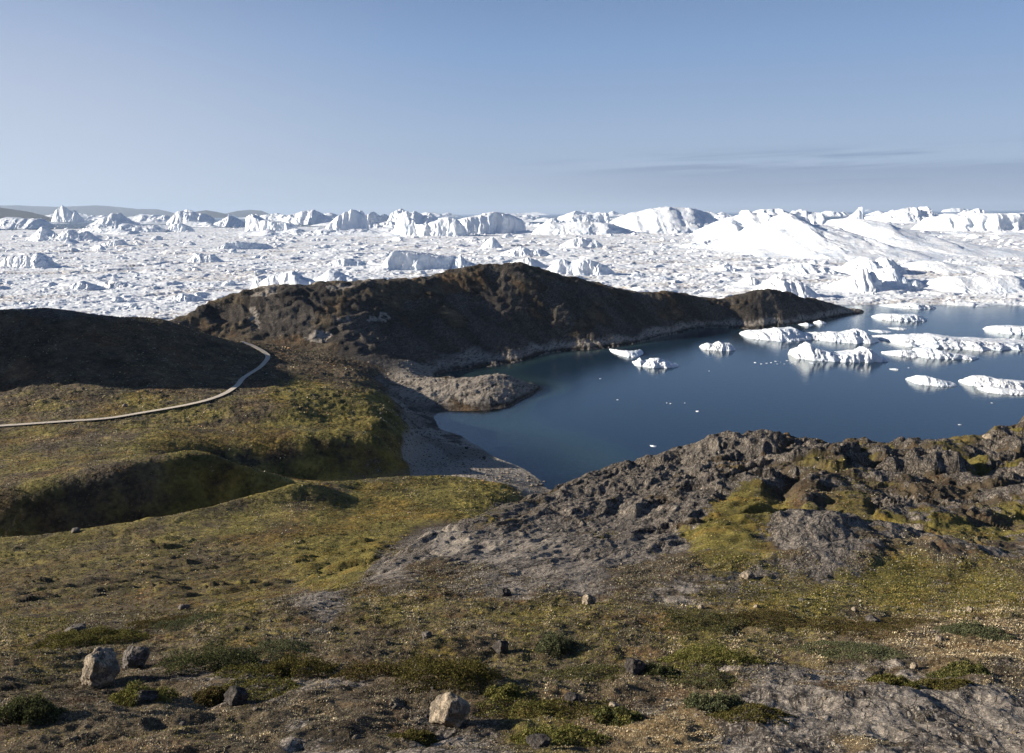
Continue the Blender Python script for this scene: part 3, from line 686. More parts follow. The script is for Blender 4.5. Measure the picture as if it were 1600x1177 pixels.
B('iceberg', 'tall wedge iceberg with a straight right edge and pale grey front', 498, 564, [(498,356),(520,340),(533,333),(545,328),(556,335),(560,340),(562,358),(564,360)], 363, 160, .3, 9, .12, skew=.2)
B('iceberg', 'dark blue shaded iceberg pair with twin white tips behind the wedge berg', 555, 606, [(555,335),(560,330),(566,337),(573,337),(580,332),(590,339),(598,335),(606,345)], 351, 150, .2, 10, .22, skew=.2)
B('iceberg', 'sharp ridged iceberg rising behind the brightest white cliff', 596, 684, [(596,345),(606,334),(620,327),(626,331),(640,333),(645,331),(656,338),(668,334),(684,346)], 352, 260, .4, 11, .25)
B('iceberg', 'brightest broad iceberg with two smooth white bulging cliffs', 595, 728, [(595,366),(604,357),(612,341),(632,340),(648,350),(664,352),(684,343),(700,340),(716,346),(728,360)], 370, 110, .16, 12, .10, skew=-.6)
B('iceberg', 'broad round shouldered iceberg with blue shaded face left of the open water lead', 700, 824, [(700,347),(730,341),(752,336),(770,333),(790,335),(806,340),(818,346),(824,362)], 367, 170, .14, 13, .12, skew=.2)
B('iceberg', 'low smooth snow white iceberg ramp right of the open water lead', 834, 1000, [(834,364),(848,352),(860,347),(880,349),(920,347),(960,350),(1000,362)], 368, 130, .8, 14, .10)
B('iceberg', 'white slab iceberg with a dark vertical right end behind the smooth ramp', 862, 956, [(862,347),(880,338),(898,332),(905,336),(930,336),(950,333),(954,335),(956,348)], 349, 170, .3, 15, .15)
B('iceberg', 'large smooth dome iceberg standing above the horizon near the middle of the fjord', 950, 1172, [(950,362),(975,350),(990,340),(1010,334),(1035,327),(1062,324),(1085,325),(1110,327),(1130,333),(1150,342),(1165,352),(1172,362)], 367, 300, .6, 16, .06, fine=1.8)
B('iceberg', 'rough rubbly cream white iceberg between the dome and the biggest berg', 1140, 1345, [(1140,366),(1160,352),(1180,342),(1196,338),(1202,331),(1210,338),(1228,330),(1250,329),(1270,336),(1290,332),(1310,335),(1345,352)], 384, 200, .7, 17, .28, mat=None)
B('iceberg', 'narrow leaning fin of ice sticking up behind the biggest iceberg', 1325, 1362, [(1325,346),(1337,338),(1344,330),(1351,323),(1352,333),(1356,344),(1362,348)], 352, 80, .3, 18, .12)
B('iceberg', 'twin peaked iceberg behind the shoulder of the biggest iceberg', 1395, 1492, [(1395,340),(1420,333),(1440,327),(1452,325),(1462,331),(1471,324),(1480,334),(1492,341)], 349, 250, .5, 19, .3)
B('iceberg', 'small rounded iceberg behind the right shoulder of the biggest iceberg', 1518, 1556, [(1518,338),(1530,331),(1540,327),(1548,331),(1556,339)], 345, 150, .4, 20, .2)
B('iceberg', 'flat topped iceberg with dark vertical streaks at the right edge', 1508, 1680, [(1508,350),(1516,341),(1540,337),(1575,334),(1610,335),(1680,340)], 362, 200, .14, 21, .12)
B('iceberg', 'biggest iceberg, a broad white mountain with smooth wind polished slopes at right', 1222, 1720, [(1222,408),(1250,392),(1290,372),(1310,360),(1318,352),(1345,350),(1360,341),(1376,332),(1385,335),(1400,344),(1420,352),(1450,354),(1480,362),(1530,378),(1600,392),(1720,405)], 414, 320, .95, 22, .055, fine=2.2, nu=260, nv=130, ridge=.72)
B('iceberg', 'smooth bright snow dome iceberg forming the right shoulder of the biggest iceberg', 1405, 1800, [(1405,404),(1425,385),(1448,358),(1470,343),(1490,339),(1515,344),(1560,355),(1610,368),(1700,382),(1800,402)], 407, 280, .7, 80, .035, fine=2.0, nu=220, nv=120, ridge=.74, skew=-.3)
B('iceberg', 'smooth grey white hump iceberg below the biggest iceberg at the right edge', 1462, 1720, [(1462,428),(1490,412),(1515,410),(1550,418),(1600,416),(1720,425)], 431, 60, .6, 23, .10)
B('iceberg', 'pale grey lens shaped iceberg lowest at the right edge of the pack', 1462, 1700, [(1462,462),(1500,444),(1530,434),(1570,432),(1620,430),(1700,455)], 464, 50, .7, 24, .08)
B('iceberg', 'pointed bright iceberg with blue shaded right side in front of the biggest berg', 1322, 1402, [(1322,452),(1345,437),(1364,417),(1372,430),(1382,426),(1392,440),(1402,456)], 461, 35, .4, 25, .3)
B('iceberg', 'blue grey tilted iceberg nearest the tip of the headland', 1198, 1300, [(1198,462),(1215,446),(1232,433),(1242,440),(1260,438),(1280,450),(1300,464)], 470, 35, .35, 26, .22)
B('iceberg', 'cluster berg of rounded lumps right of the pointed bright iceberg', 1384, 1478, [(1384,448),(1400,424),(1414,421),(1424,430),(1436,436),(1450,440),(1462,445),(1478,456)], 458, 35, .5, 27, .4)
B('iceberg', 'low bumpy snow bank of ice under the left slope of the biggest iceberg', 1225, 1345, [(1225,428),(1250,416),(1280,412),(1310,418),(1345,430)], 434, 50, .6, 28, .3)
B('iceberg', 'blocky shaded iceberg straight below the summit of the biggest iceberg', 1338, 1440, [(1338,428),(1355,412),(1372,403),(1384,412),(1400,404),(1414,408),(1425,420),(1440,428)], 432, 45, .35, 29, .3)
B('iceberg', 'long low ice bank stretching between the bald dome and the rugged two humped iceberg', 176, 300, [(176,345),(200,340),(214,337),(232,340),(250,337),(268,341),(284,338),(300,345)], 349, 160, .5, 70, .28)
B('iceberg', 'low snowy ice bank with three small crests left of the wedge berg, far behind', 380, 540, [(380,342),(400,337),(424,334),(440,337),(468,334),(492,338),(515,333),(540,342)], 345.5, 220, .5, 71, .28)
B('iceberg', 'broad low ice shelf behind the pinnacle berg at the foot of the blue hills', 20, 190, [(20,343),(52,338),(74,335),(96,338),(120,334),(146,338),(166,336),(190,343)], 345, 240, .5, 72, .28)
B('iceberg', 'low broken ice bank in front of the bald dome berg', 100, 250, [(100,360),(124,354),(146,351),(164,355),(184,350),(210,354),(232,352),(250,360)], 364, 90, .5, 73, .35)
B('iceberg', 'low rubbly ice bank in front of the white cliff and peaked bergs', 400, 600, [(400,366),(430,361),(452,358),(476,362),(505,359),(540,361),(570,358),(600,366)], 369, 70, .5, 74, .35)
B('iceberg', 'ragged ice bank between the wedge berg and the brightest cliffs', 540, 640, [(540,356),(556,349),(572,345),(588,350),(604,346),(622,350),(640,357)], 360, 110, .4, 75, .3)
B('iceberg', 'low ice bank in front of the rough cream white iceberg', 1080, 1260, [(1080,384),(1110,378),(1140,374),(1164,378),(1196,375),(1230,378),(1260,386)], 390, 60, .5, 76, .3)
# middle of the pack
B('iceberg', 'tabular iceberg with a long shaded flat face and small spikes in mid pack', 592, 728, [(592,416),(604,402),(615,392),(640,393),(668,397),(690,401),(708,402),(720,408),(728,418)], 423, 30, .18, 40, .14, skew=.2)
B('iceberg', 'iceberg with a bright left end half hidden behind the headland crest', 362, 506, [(362,462),(372,444),(386,435),(396,440),(420,430),(436,427),(452,424),(466,432),(480,437),(506,452)], 466, 34, .25, 41, .16, skew=-.6)
B('iceberg', 'low pale iceberg lying right behind the middle of the headland crest', 458, 612, [(458,446),(480,438),(495,430),(506,424),(520,427),(545,436),(575,440),(612,448)], 456, 34, .5, 42, .18)
B('iceberg', 'twin jagged icebergs with bright spires right of the headland summit', 856, 966, [(856,426),(868,410),(880,406),(892,411),(905,407),(920,406),(935,411),(950,416),(966,428)], 432, 26, .3, 43, .3)
B('iceberg', 'smooth bluish low iceberg peeping over the headland summit', 796, 856, [(796,414),(812,406),(826,403),(840,407),(856,416)], 421, 26, .5, 44, .12)
B('iceberg', 'small pyramid iceberg alone below the round shouldered berg', 750, 786, [(750,386),(760,377),(769,371),(776,376),(781,382),(786,388)], 391, 26, .4, 45, .2)
B('iceberg', 'pointed icebergs left of the headland summit with a steep white spire', 704, 752, [(704,418),(712,404),(718,399),(726,408),(738,412),(752,418)], 423, 22, .4, 46, .3)
B('iceberg', 'dirty cream iceberg with a shaded right half at the left edge', -30, 78, [(-30,412),(0,402),(20,400),(38,401),(52,396),(64,403),(78,415)], 421, 28, .3, 47, .3, mat=ICE_DIRTY)
B('iceberg', 'small double humped iceberg in the pack left of centre', 284, 342, [(284,408),(298,399),(308,396),(318,400),(328,398),(336,404),(342,409)], 411, 22, .3, 48, .22)
B('iceberg', 'long low blue shaded iceberg below the white cliff berg', 336, 414, [(336,388),(350,380),(368,378),(390,380),(406,382),(414,387)], 391, 36, .2, 49, .2, skew=.2)
B('iceberg', 'small bright iceberg with shaded right tail in the pack below the wedge berg', 502, 572, [(502,414),(518,408),(530,404),(545,405),(558,408),(572,414)], 418, 24, .3, 50, .25)
B('iceberg', 'low whitish iceberg with small crest above the left hill', 86, 150, [(86,452),(104,445),(118,440),(130,444),(150,452)], 456, 18, .4, 51, .3)
B('iceberg', 'bright cube like iceberg above the saddle between left hill and headland', 258, 306, [(258,470),(268,462),(276,459),(288,461),(300,464),(306,471)], 474, 15, .3, 52, .25)
B('iceberg', 'thin shaded iceberg sliver in the open pack below the pinnacle berg', 148, 192, [(148,383),(165,378),(185,375),(192,383)], 386, 30, .2, 53, .2)
B('iceberg', 'small white iceberg with a blue side left of the rubbly cream iceberg', 1110, 1166, [(1110,380),(1124,374),(1140,370),(1152,376),(1166,383)], 386, 28, .4, 54, .25)
B('iceberg', 'small isolated iceberg with a sharp white tip in the smooth pack below the dome', 1118, 1166, [(1118,422),(1132,416),(1141,411),(1150,418),(1166,424)], 428, 20, .4, 55, .25)
B('iceberg', 'low rounded iceberg with blue flank above the headland saddle', 1158, 1202, [(1158,447),(1168,438),(1176,433),(1188,437),(1202,448)], 452, 18, .4, 56, .25)
B('iceberg', 'pale broken iceberg ahead of the smooth ramp in the middle of the pack', 876, 944, [(876,384),(892,376),(908,371),(922,378),(934,376),(944,385)], 389, 30, .4, 57, .3)
B('iceberg', 'grey white broken iceberg below the broad round shouldered iceberg', 780, 862, [(780,398),(800,390),(816,386),(830,392),(846,389),(862,398)], 402, 26, .4, 58, .35)
B('iceberg', 'low dirty iceberg in the brown streaked ice above the left hill', 130, 226, [(130,448),(150,442),(172,440),(196,444),(226,450)], 453, 18, .5, 59, .35, mat=ICE_DIRTY)
B('iceberg', 'tiny far iceberg on the dark sea just right of the dome', 1176, 1196, [(1176,333),(1186,330),(1196,333)], 334.2, 200, .4, 60, .2, nu=60, nv=30)
B('iceberg', 'flat far iceberg on the dark sea above the right edge streaked berg', 1484, 1522, [(1484,328),(1495,325.5),(1510,326),(1522,328)], 331.5, 300, .4, 61, .2, nu=60, nv=30)
B('iceberg', 'tiny white iceberg on the dark sea right of the leaning fin', 1354, 1366, [(1354,328.5),(1360,326.5),(1366,328.5)], 330.5, 200, .4, 62, .2, nu=40, nv=20)
B('iceberg', 'tiny pale iceberg on the horizon above the white slab iceberg', 906, 920, [(906,331),(913,328),(920,331)], 333.8, 300, .4, 63, .2, nu=40, nv=20)

far_protos = []
g = np.random.default_rng(41)
for i in range(110):
    py = 336.5+(i/110)**1.4*34+g.normal(0, .7); px = g.uniform(-40, 1640)
    s, u = slope(px, py); d = H/s; wpx = g.uniform(30, 140)*(.6+.5*i/110); hpx = g.uniform(3.5, 9.5)
    if i < 9:
        pr = [(800-wpx, 372)]+[(800-wpx+wpx*2*q/7, 372-g.uniform(5, 22)*(.4+math.sin(q/7*3.14))) for q in range(1, 7)]+[(800+wpx, 372)]
        o_ = berg('distant_iceberg', '', 800-wpx, 800+wpx, pr, 374, wpx*1.6, g.uniform(.15, .6), 500+i, .22, nu=80, nv=44)
        far_protos.append((o_, wpx*2*(H/slope(800, 374)[0])/F, o_.dimensions.z))
        w0, h0 = far_protos[-1][1:]; c_ = o_
    else:
        o_, w0, h0 = far_protos[i % 9]; c_ = o_.copy(); COL.objects.link(c_)
    k_ = wpx*d/F/w0
    c_.location = (u*d, d+20, 0); c_.scale = (k_, k_*g.uniform(.8, 1.2), (hpx*d/F)/max(np.ptp([v.co.z for v in o_.data.vertices]), 1)); c_.rotation_euler = (0, 0, g.choice([0, 3.14])+g.uniform(-.5, .5))
    tag(c_, 'low distant iceberg among many filling the far side of the pack', 'iceberg', 'distant icebergs filling the far pack')
# floating in the bay
G2 = 'small icebergs floating in the bay'
def bay(label, x0, x1, prof, yb, depth, front=.35, seed=0, rough=.22, bow=.3, nu=110, nv=70, mat=None):
    prof = [(a_, b_+.24*(yb-b_)) for a_, b_ in prof]
    return berg('small_iceberg', label, x0, x1, prof, yb, depth, front, seed, rough*1.25, 'small iceberg', mat, G2, fine=2.4, nu=nu, nv=nv, bow=bow)
bay('flat disc shaped ice floe floating close under the dark headland cliff', 961, 1015, [(961,556),(970,549),(985,546),(1002,547),(1015,553)], 560, 12, .35, 101, .08, .9)
bay('rough white ice lump just right of the flat disc floe', 994, 1069, [(994,572),(1003,565),(1006,558),(1010,565),(1022,558),(1032,556),(1042,561),(1055,566),(1069,571)], 576, 9, .3, 102, .28)
bay('knobbly white ice lump with a central horn floating alone by the headland reflection', 1102, 1154, [(1102,543),(1112,535),(1120,537),(1128,530),(1134,533),(1145,534),(1154,544)], 549, 8, .3, 103, .28)
bay('large lumpy ice piece with greenish foot beside the headland shore', 1180, 1278, [(1180,527),(1190,518),(1210,514),(1226,507),(1240,508),(1252,506),(1264,512),(1278,520)], 535, 20, .4, 104, .2)
bay('low ragged ice shelf between the two large lumpy pieces in the bay', 1266, 1304, [(1266,524),(1276,519),(1288,516),(1296,518),(1304,526)], 533, 14, .4, 105, .25)
bay('pale ice mound with a top knob behind the long jagged ice wall', 1288, 1392, [(1288,532),(1300,522),(1318,516),(1334,515),(1350,509),(1358,508),(1366,515),(1380,524),(1392,532)], 538, 18, .4, 106, .18)
bay('long jagged white ice wall with pointed left tip in the middle of the ice group', 1258, 1396, [(1258,551),(1268,542),(1276,530),(1284,538),(1300,544),(1320,549),(1340,545),(1362,535),(1370,540),(1382,552),(1396,561)], 567, 12, .25, 107, .22)
bay('low flat topped ice piece near the edge of the pack ice', 1389, 1457, [(1389,495),(1398,490),(1412,488),(1425,489),(1440,488),(1452,491),(1457,497)], 503, 14, .25, 108, .16)
bay('thin pale ice floe left of the longest ice mass', 1386, 1448, [(1386,529),(1400,523),(1420,521),(1438,523),(1448,530)], 536, 14, .5, 109, .2)
bay('longest broken ice mass reaching the right edge of the photo', 1436, 1640, [(1436,534),(1448,527),(1470,522),(1490,518),(1510,521),(1530,524),(1560,524),(1590,526),(1640,528)], 549, 24, .25, 110, .2, .2, 160, 80)
bay('sloping ice block in front of the longest broken ice mass', 1448, 1545, [(1448,556),(1455,543),(1470,541),(1490,547),(1510,551),(1530,554),(1545,558)], 563, 9, .3, 111, .2)
bay('pinkish stained low ice mound just left of the sloping ice block', 1397, 1453, [(1397,554),(1410,547),(1425,544),(1440,545),(1453,553)], 559, 8, .45, 112, .16, mat=ICE_DIRTY)
bay('smooth low ice floe with a blue submerged skirt, alone in the right of the bay', 1446, 1514, [(1446,593),(1455,586),(1465,585),(1482,590),(1500,596),(1514,602)], 606, 9, .4, 113, .12)
bay('lumpy ice piece at the right edge nearest the foreground rocks', 1534, 1640, [(1534,598),(1545,587),(1560,585),(1578,589),(1600,591),(1640,596)], 610, 9, .35, 114, .2)
bay('bright flat ice slab touching the right edge in front of the lumpy piece', 1558, 1650, [(1558,610),(1568,604),(1590,606),(1620,608),(1650,612)], 619, 7, .3, 115, .1)
bay('white ice block at the right edge near the pack', 1576, 1640, [(1576,514),(1584,508),(1600,506),(1640,508)], 524, 14, .2, 116, .15)
bay('small floe between the flat topped piece and the longest ice mass', 1370, 1402, [(1370,518),(1382,515),(1395,517),(1402,519)], 521, 8, .4, 117, .2, nu=60, nv=36)
bay('small low floe beside the flat topped ice piece', 1398, 1424, [(1398,514),(1410,511),(1424,514)], 516, 6, .4, 118, .2, nu=60, nv=36)
bay('bluish ice cake grounded at the rocks near the headland tip', 1278, 1294, [(1278,504),(1284,499),(1294,503)], 507, 5, .4, 119, .2, nu=50, nv=30)
bay('white ice cake grounded under the headland beside the largest lumpy piece', 1254, 1274, [(1254,508),(1264,503),(1274,507)], 510, 6, .4, 120, .2, nu=50, nv=30)
bay('snow white ice ridge at the mouth of the bay against the pack', 1402, 1476, [(1402,480),(1420,475),(1440,471),(1460,474),(1476,481)], 484, 18, .4, 121, .3)
bay('tiny white growler on dark water straight above the foreground rock crest', 1017, 1027, [(1017,697),(1021,695.5),(1027,697)], 699, 1.2, .4, 122, .2, nu=40, nv=24)
bay('small growler below the long jagged ice wall', 1395, 1409, [(1395,577),(1402,575),(1409,577.5)], 579, 2, .4, 123, .2, nu=40, nv=24)
bay('small bright bit of ice off the right tip of the long jagged wall', 1378, 1392, [(1378,563),(1386,559),(1392,564)], 566, 3, .4, 124, .2, nu=40, nv=24)
bay('thin white sliver of ice below the left end of the long jagged wall', 1267, 1275, [(1267,567.5),(1271,566.5),(1275,567.5)], 568.6, 2, .4, 125, .2, nu=30, nv=18)

# growlers: the larger single blocks of the pack, one object each
blocks = []
for k in range(12):
    v, f = cut_stone(4, 700+k, 10, .10, soft=20)
    me_o = mesh_obj('ice_block', v, f, ICE_DIRTY if k % 6 == 5 else ICE, False)
    blocks.append(me_o)
g = np.random.default_rng(77)
cnt = 0
for i in range(400):
    py = g.uniform(352, 480); px = g.uniform(0, 1600)
    s, u = slope(px, py); d = H/s
    if d < pack_edge(np.array(u))+12 or d > 2600 or cnt >= 200: continue
    o_ = blocks[cnt] if cnt < 12 else blocks[cnt % 12].copy()
    if cnt >= 12: COL.objects.link(o_)
    w = (1.6+3.4*g.random()**2)*min(max(d/600, .6), 2.6)
    o_.location = (u*d, d, w*.1); o_.scale = (w*g.uniform(.9, 1.8), w*g.uniform(.8, 1.4), w*g.uniform(.5, .9)); o_.rotation_euler = (g.uniform(-.2, .2), g.uniform(-.2, .2), g.uniform(0, 6.28))
    tag(o_, 'small angular block of white ice caught in the dense pack', 'ice block', 'ice blocks caught in the pack')
    cnt += 1
# crumbs of ice on the bay
crumb_protos = []
for k, (px, py) in enumerate([(1205,567),(1212,565),(1198,568),(1220,566),(1190,569),(1230,564),(1238,567),(1215,569),(1108,580),(1347,579),(1440,592),(1527,590),(1048,631),(1070,630),(1042,630),(1090,643),(965,625),(938,592),(1212,683),(1500,664),(1180,567),(1245,563),(1252,565),(1226,569),(1320,570),(1420,575),(1432,588),(1550,630)]):
    if k < 4:
        v, f = cut_stone(3, 750+k, 9, .1); o_ = mesh_obj('ice_crumb', v, f, ICE, True); crumb_protos.append(o_)
    else:
        o_ = crumb_protos[k % 4].copy(); COL.objects.link(o_)
    x, y = on_sea(px, py); w = .13+.17*random.random()
    o_.location = (x, y, .02); o_.scale = (w*1.5, w*1.3, w*.5); o_.rotation_euler = (0, 0, random.uniform(0, 6))
    tag(o_, 'tiny crumb of white ice afloat on the dark bay', 'ice crumb', 'ice crumbs on the bay')

# ------------------------------------------------------------------ distant hills
def hill_material():
    m, t = new_mat('far_hills')
    c = t.mix(t.step(t.noise(t.pos(), .002, 6, .6), .4, .65), (.035, .036, .038), (.075, .073, .07))
    t.out(principled(t, c, .95, None, spec=.1)); return m
HM = hill_material()
def far_hill(label, prof, D0, dep, seed):
    nu, nv = 260, 24
    pxs = np.linspace(prof[0][0], prof[-1][0], nu); tops = np.interp(pxs, [p[0] for p in prof], [p[1] for p in prof])
    b = np.linspace(0, 1, nv); co = np.zeros((nv, nu, 3))
    for j in range(nv):
        s, u = slope(pxs, tops); d = D0+dep*b[j]
        z = (H-s*(D0+dep*.5))*np.sin(np.pi*b[j])**.6
        x = u*d; z = z*(1+.10*fbm(x/900, np.full(nu, d)/900, 4, seed))-4
        co[j, :, 0] = x; co[j, :, 1] = d; co[j, :, 2] = z
    o_ = mesh_obj('hill', co.reshape(-1, 3), grid_faces(nv, nu), HM, True)
    tag(o_, label, 'hill', kind='structure')
far_hill('long blue mountain range on the left horizon', [(-500,322),(-200,316),(0,321),(30,321),(60,323),(100,323),(150,321),(190,324),(215,327),(245,327),(262,330),(275,334)], 24000, 6000, 401)
far_hill('darker nearer coastal hill at the left edge of the horizon', [(-500,316),(-200,312),(-60,318),(0,324),(20,327),(45,331),(70,337),(85,341)], 9000, 2200, 402)
far_hill('small dark island hill behind the two humped iceberg', [(285,335),(305,331),(322,328.5),(338,331),(356,335)], 17000, 2500, 403)
far_hill('low blue island hill behind the white cliff iceberg', [(350,334),(370,330),(390,328),(408,329),(420,334)], 22000, 3000, 404)

# ------------------------------------------------------------------ boardwalk
def wood_material(name, c0, c1):
    m, t = new_mat(name)
    c = t.mix(t.noise(t.mapping(t.pos(), (1, 1, 1)), 1.6, 5, .7), c0, c1)
    t.out(principled(t, c, .85, None, spec=.2)); return m
pts = []
for px, py in [(-60,668),(0,663),(60,660),(120,656),(165,654),(200,647),(240,641),(275,636),(310,629),(335,622),(355,613),(370,602),(378,592),(392,582),(405,575),(414,566),(420,558),(418,552),(408,547),(398,541),(386,537),(372,534)]:
    s, u = slope(px, py)
    d = 0
    lo = np.exp(np.arange(math.log(125), math.log(240), .002)); hit = np.nonzero(bil(Z0, cu, cl, np.full(len(lo), u), np.log(lo)) >= H-s*lo-.6)[0]
    d = lo[hit[0]] if len(hit) else 215.0
    pts.append((u*d, d))
pts = np.array(pts); seg = np.concatenate([[0], np.cumsum(np.hypot(*np.diff(pts, axis=0).T))])
tt = np.arange(0, seg[-1], .15); 
cx = np.interp(tt, seg, pts[:, 0]); cy = np.interp(tt, seg, pts[:, 1])
def smooth(a, k):
    p_ = np.pad(a, k, mode='edge'); return np.convolve(p_, np.ones(2*k+1)/(2*k+1), 'valid')
cx = smooth(cx, 25); cy = smooth(cy, 25)
tz = np.maximum(terrain_z(cx/cy, cy), np.maximum(terrain_z((cx+.8)/cy, cy), terrain_z(cx/(cy-.8), cy-.8)))
cz = smooth(np.maximum(tz, smooth(tz, 30)), 22)+.16
dx = np.gradient(cx); dy = np.gradient(cy); nl = np.hypot(dx, dy); dx /= nl; dy /= nl; nxx, nyy = -dy, dx
def boxes(centers, halfl, halfw, halfh, jz=0):
    V = []; m = len(centers)
    for a_, b_, c_ in [(-1,-1,-1),(1,-1,-1),(1,1,-1),(-1,1,-1),(-1,-1,1),(1,-1,1),(1,1,1),(-1,1,1)]:
        V.append(np.stack([centers[:, 0]+a_*halfl*dx_+b_*halfw*nx_, centers[:, 1]+a_*halfl*dy_+b_*halfw*ny_, centers[:, 2]+c_*halfh], -1))
    V = np.stack(V, 1).reshape(-1, 3)
    q = np.array([[0,3,2,1],[4,5,6,7],[0,1,5,4],[1,2,6,5],[2,3,7,6],[3,0,4,7]])
    return V, (q[None]+np.arange(m)[:, None, None]*8).reshape(-1, 4)
bw = bpy.data.objects.new('boardwalk', None); COL.objects.link(bw); bw.location = (cx[len(cx)//2], cy[len(cx)//2], cz[len(cx)//2]-.28)
tag(bw, 'weathered pale plank boardwalk curving across the meadow to the headland', 'boardwalk')
off = np.array(bw.location)
def bpart(name, lat, halfl, halfw, halfh, dzv, mat, stepn=1, jit=0):
    global dx_, dy_, nx_, ny_
    dx_, dy_, nx_, ny_ = dx[::stepn], dy[::stepn], nxx[::stepn], nyy[::stepn]
    c = np.stack([cx[::stepn]+lat*nx_, cy[::stepn]+lat*ny_, cz[::stepn]+dzv+rng.normal(0, 1, len(dx_))*jit], 1)-off
    v, f = boxes(c, halfl, halfw, halfh)
    return mesh_obj(name, v, f, mat, False, None, bw)
bpart('deck', 0, .068, .62, .022, .02, wood_material('weathered_planks', (.44, .38, .30), (.68, .61, .50)), 1, .006)
WD2 = wood_material('weathered_beam', (.16, .13, .10), (.26, .22, .17))
for lat in (-.45, .45): bpart('beam', lat, .076, .04, .05, -.06, WD2)

# ------------------------------------------------------------------ boulders
def boulder(label, px, py, wpx, hpx, mat, seed, cuts=12, rotz=None, cat='boulder', group=None, sink=.18, depth=.9, name='boulder', sub=5, flat=(((-.8, -.5, .35), .52), ((.5, -.75, .2), .66))):
    """px, py: foot of the boulder in the photo; wpx, hpx: its size there"""
    x, y, z = ground_at(px, py)
    dist = math.sqrt(x*x+y*y+(H-z)**2)
    w = .84*wpx*dist/F/2; hh_ = .82*hpx*dist/F/2
    v, f = cut_stone(sub, seed, cuts+3, .16, flat, soft=20)
    ext = np.ptp(v, axis=0)/2; mid_ = (v.max(0)+v.min(0))/2
    v = (v-mid_)/ext*np.array([w, w*depth, hh_*1.12])
    o_ = mesh_obj(name, v, f, mat, True)
    o_.location = (x, y+w*depth*.55, terrain_z(np.array(x/y), np.array(y+w*depth*.5))+hh_*(1.12-2*sink) if False else z+hh_*(.62-sink*.6))
    return tag(o_, label, cat, group)
BG = 'boulders on the foreground hillside'
boulder('big pale boulder with a tall sunlit left face at the lower left', 152, 1072, 66, 62, ST_PALE, 8, 10, group=BG)
boulder('smaller dark boulder leaning behind the big pale boulder', 205, 1044, 46, 34, ST_GREY, 9, 10, group=BG)
boulder('round topped pale faced boulder sitting alone at the bottom centre', 702, 1134, 72, 58, ST_PALE, 23, 10, group=BG)
boulder('round cream boulder on the ridge line below the bedrock outcrop', 921, 945, 26, 22, ST_PALE, 31, 12, group=BG)
boulder('small black upright stone beside the large dark green heath cushion', 782, 1020, 30, 28, ST_DARK, 13, 9, group=BG)
boulder('dark lichen covered stone right of the centre below the ridge', 994, 1054, 38, 26, ST_DARK, 14, 9, group=BG)
boulder('dark squat stone with a grey left end on the pale gravel', 366, 1100, 44, 28, ST_DARK, 15, 10, group=BG)
boulder('low flat dark boulder below the green shrub at the lower left', 222, 1098, 40, 18, ST_DARK, 16, 10, group=BG)
boulder('pale hump of rock showing in the grass at the meadow edge', 112, 992, 36, 14, ST_GREY, 17, 12, group=BG)
boulder('small grey stone with a shaded right side left of the black upright stone', 666, 998, 20, 13, ST_GREY, 18, 10, group=BG)
boulder('dark block on the crest edge by the bedrock above the centre', 788, 932, 26, 14, ST_DARK, 19, 10, group=BG)
boulder('white slab of rock lying in the mossy hollow', 1168, 905, 30, 12, ST_PALE, 20, 9, group=BG)
boulder('pinkish stone in the moss right of the white slab', 1182, 950, 9, 7, ST_PALE, 21, 10, group=BG, sub=4)
boulder('pale upright stone in the shade left of the pinkish stone', 1096, 952, 12, 10, ST_PALE, 22, 9, group=BG, sub=4)
boulder('cream stone on the grass below the shaded bedrock face', 1336, 956, 10, 9, ST_PALE, 24, 9, group=BG, sub=4)
boulder('pale stone standing up at the right near the bedrock', 1517, 956, 12, 10, ST_PALE, 25, 9, group=BG, sub=4)
boulder('angular grey boulder with a shaded side at the foot of the mossy slope', 1366, 975, 26, 12, ST_GREY, 26, 10, group=BG)
boulder('small pale stone with a black shadow on the bedrock slab', 1430, 1046, 12, 12, ST_PALE, 27, 9, group=BG, sub=4)
boulder('flat cream stone in the straw coloured grass at the right', 1470, 1001, 14, 7, ST_PALE, 28, 9, group=BG, sub=4)
boulder('pale flat stone on the gravel tongue at the centre bottom', 960, 1106, 18, 8, ST_PALE, 29, 9, group=BG, sub=4)
boulder('dark boulder at the centre bottom beside the gravel tongue', 896, 1098, 30, 16, ST_DARK, 30, 10, group=BG)
boulder('dark flat stone at the bottom edge right of the round topped boulder', 842, 1168, 44, 14, ST_DARK, 32, 10, group=BG)
boulder('small grey boulder by the shaded meadow bank at the left', 116, 833, 16, 8, ST_GREY, 33, 10, group=BG, sub=4)
boulder('pale boulder in the brown meadow right of centre left', 286, 952, 20, 8, ST_GREY, 34, 10, group=BG, sub=4)
boulder('pale boulder in the heath above the boardwalk', 194, 636, 10, 7, ST_PALE, 35, 10, group=BG, sub=4)
boulder('white peaked rock on the crest at the far right above the bay', 1548, 686, 18, 9, ST_PALE, 36, 10, group=BG, sub=4)
boulder('dark rock standing in the shallow water off the beach', 729, 702, 7, 5, ST_DARK, 37, 10, group='rocks in the shallows', sub=3)
boulder('second dark rock in the shallows nearer the sand spit', 756, 717, 7, 4, ST_DARK, 38, 10, group='rocks in the shallows', sub=3)

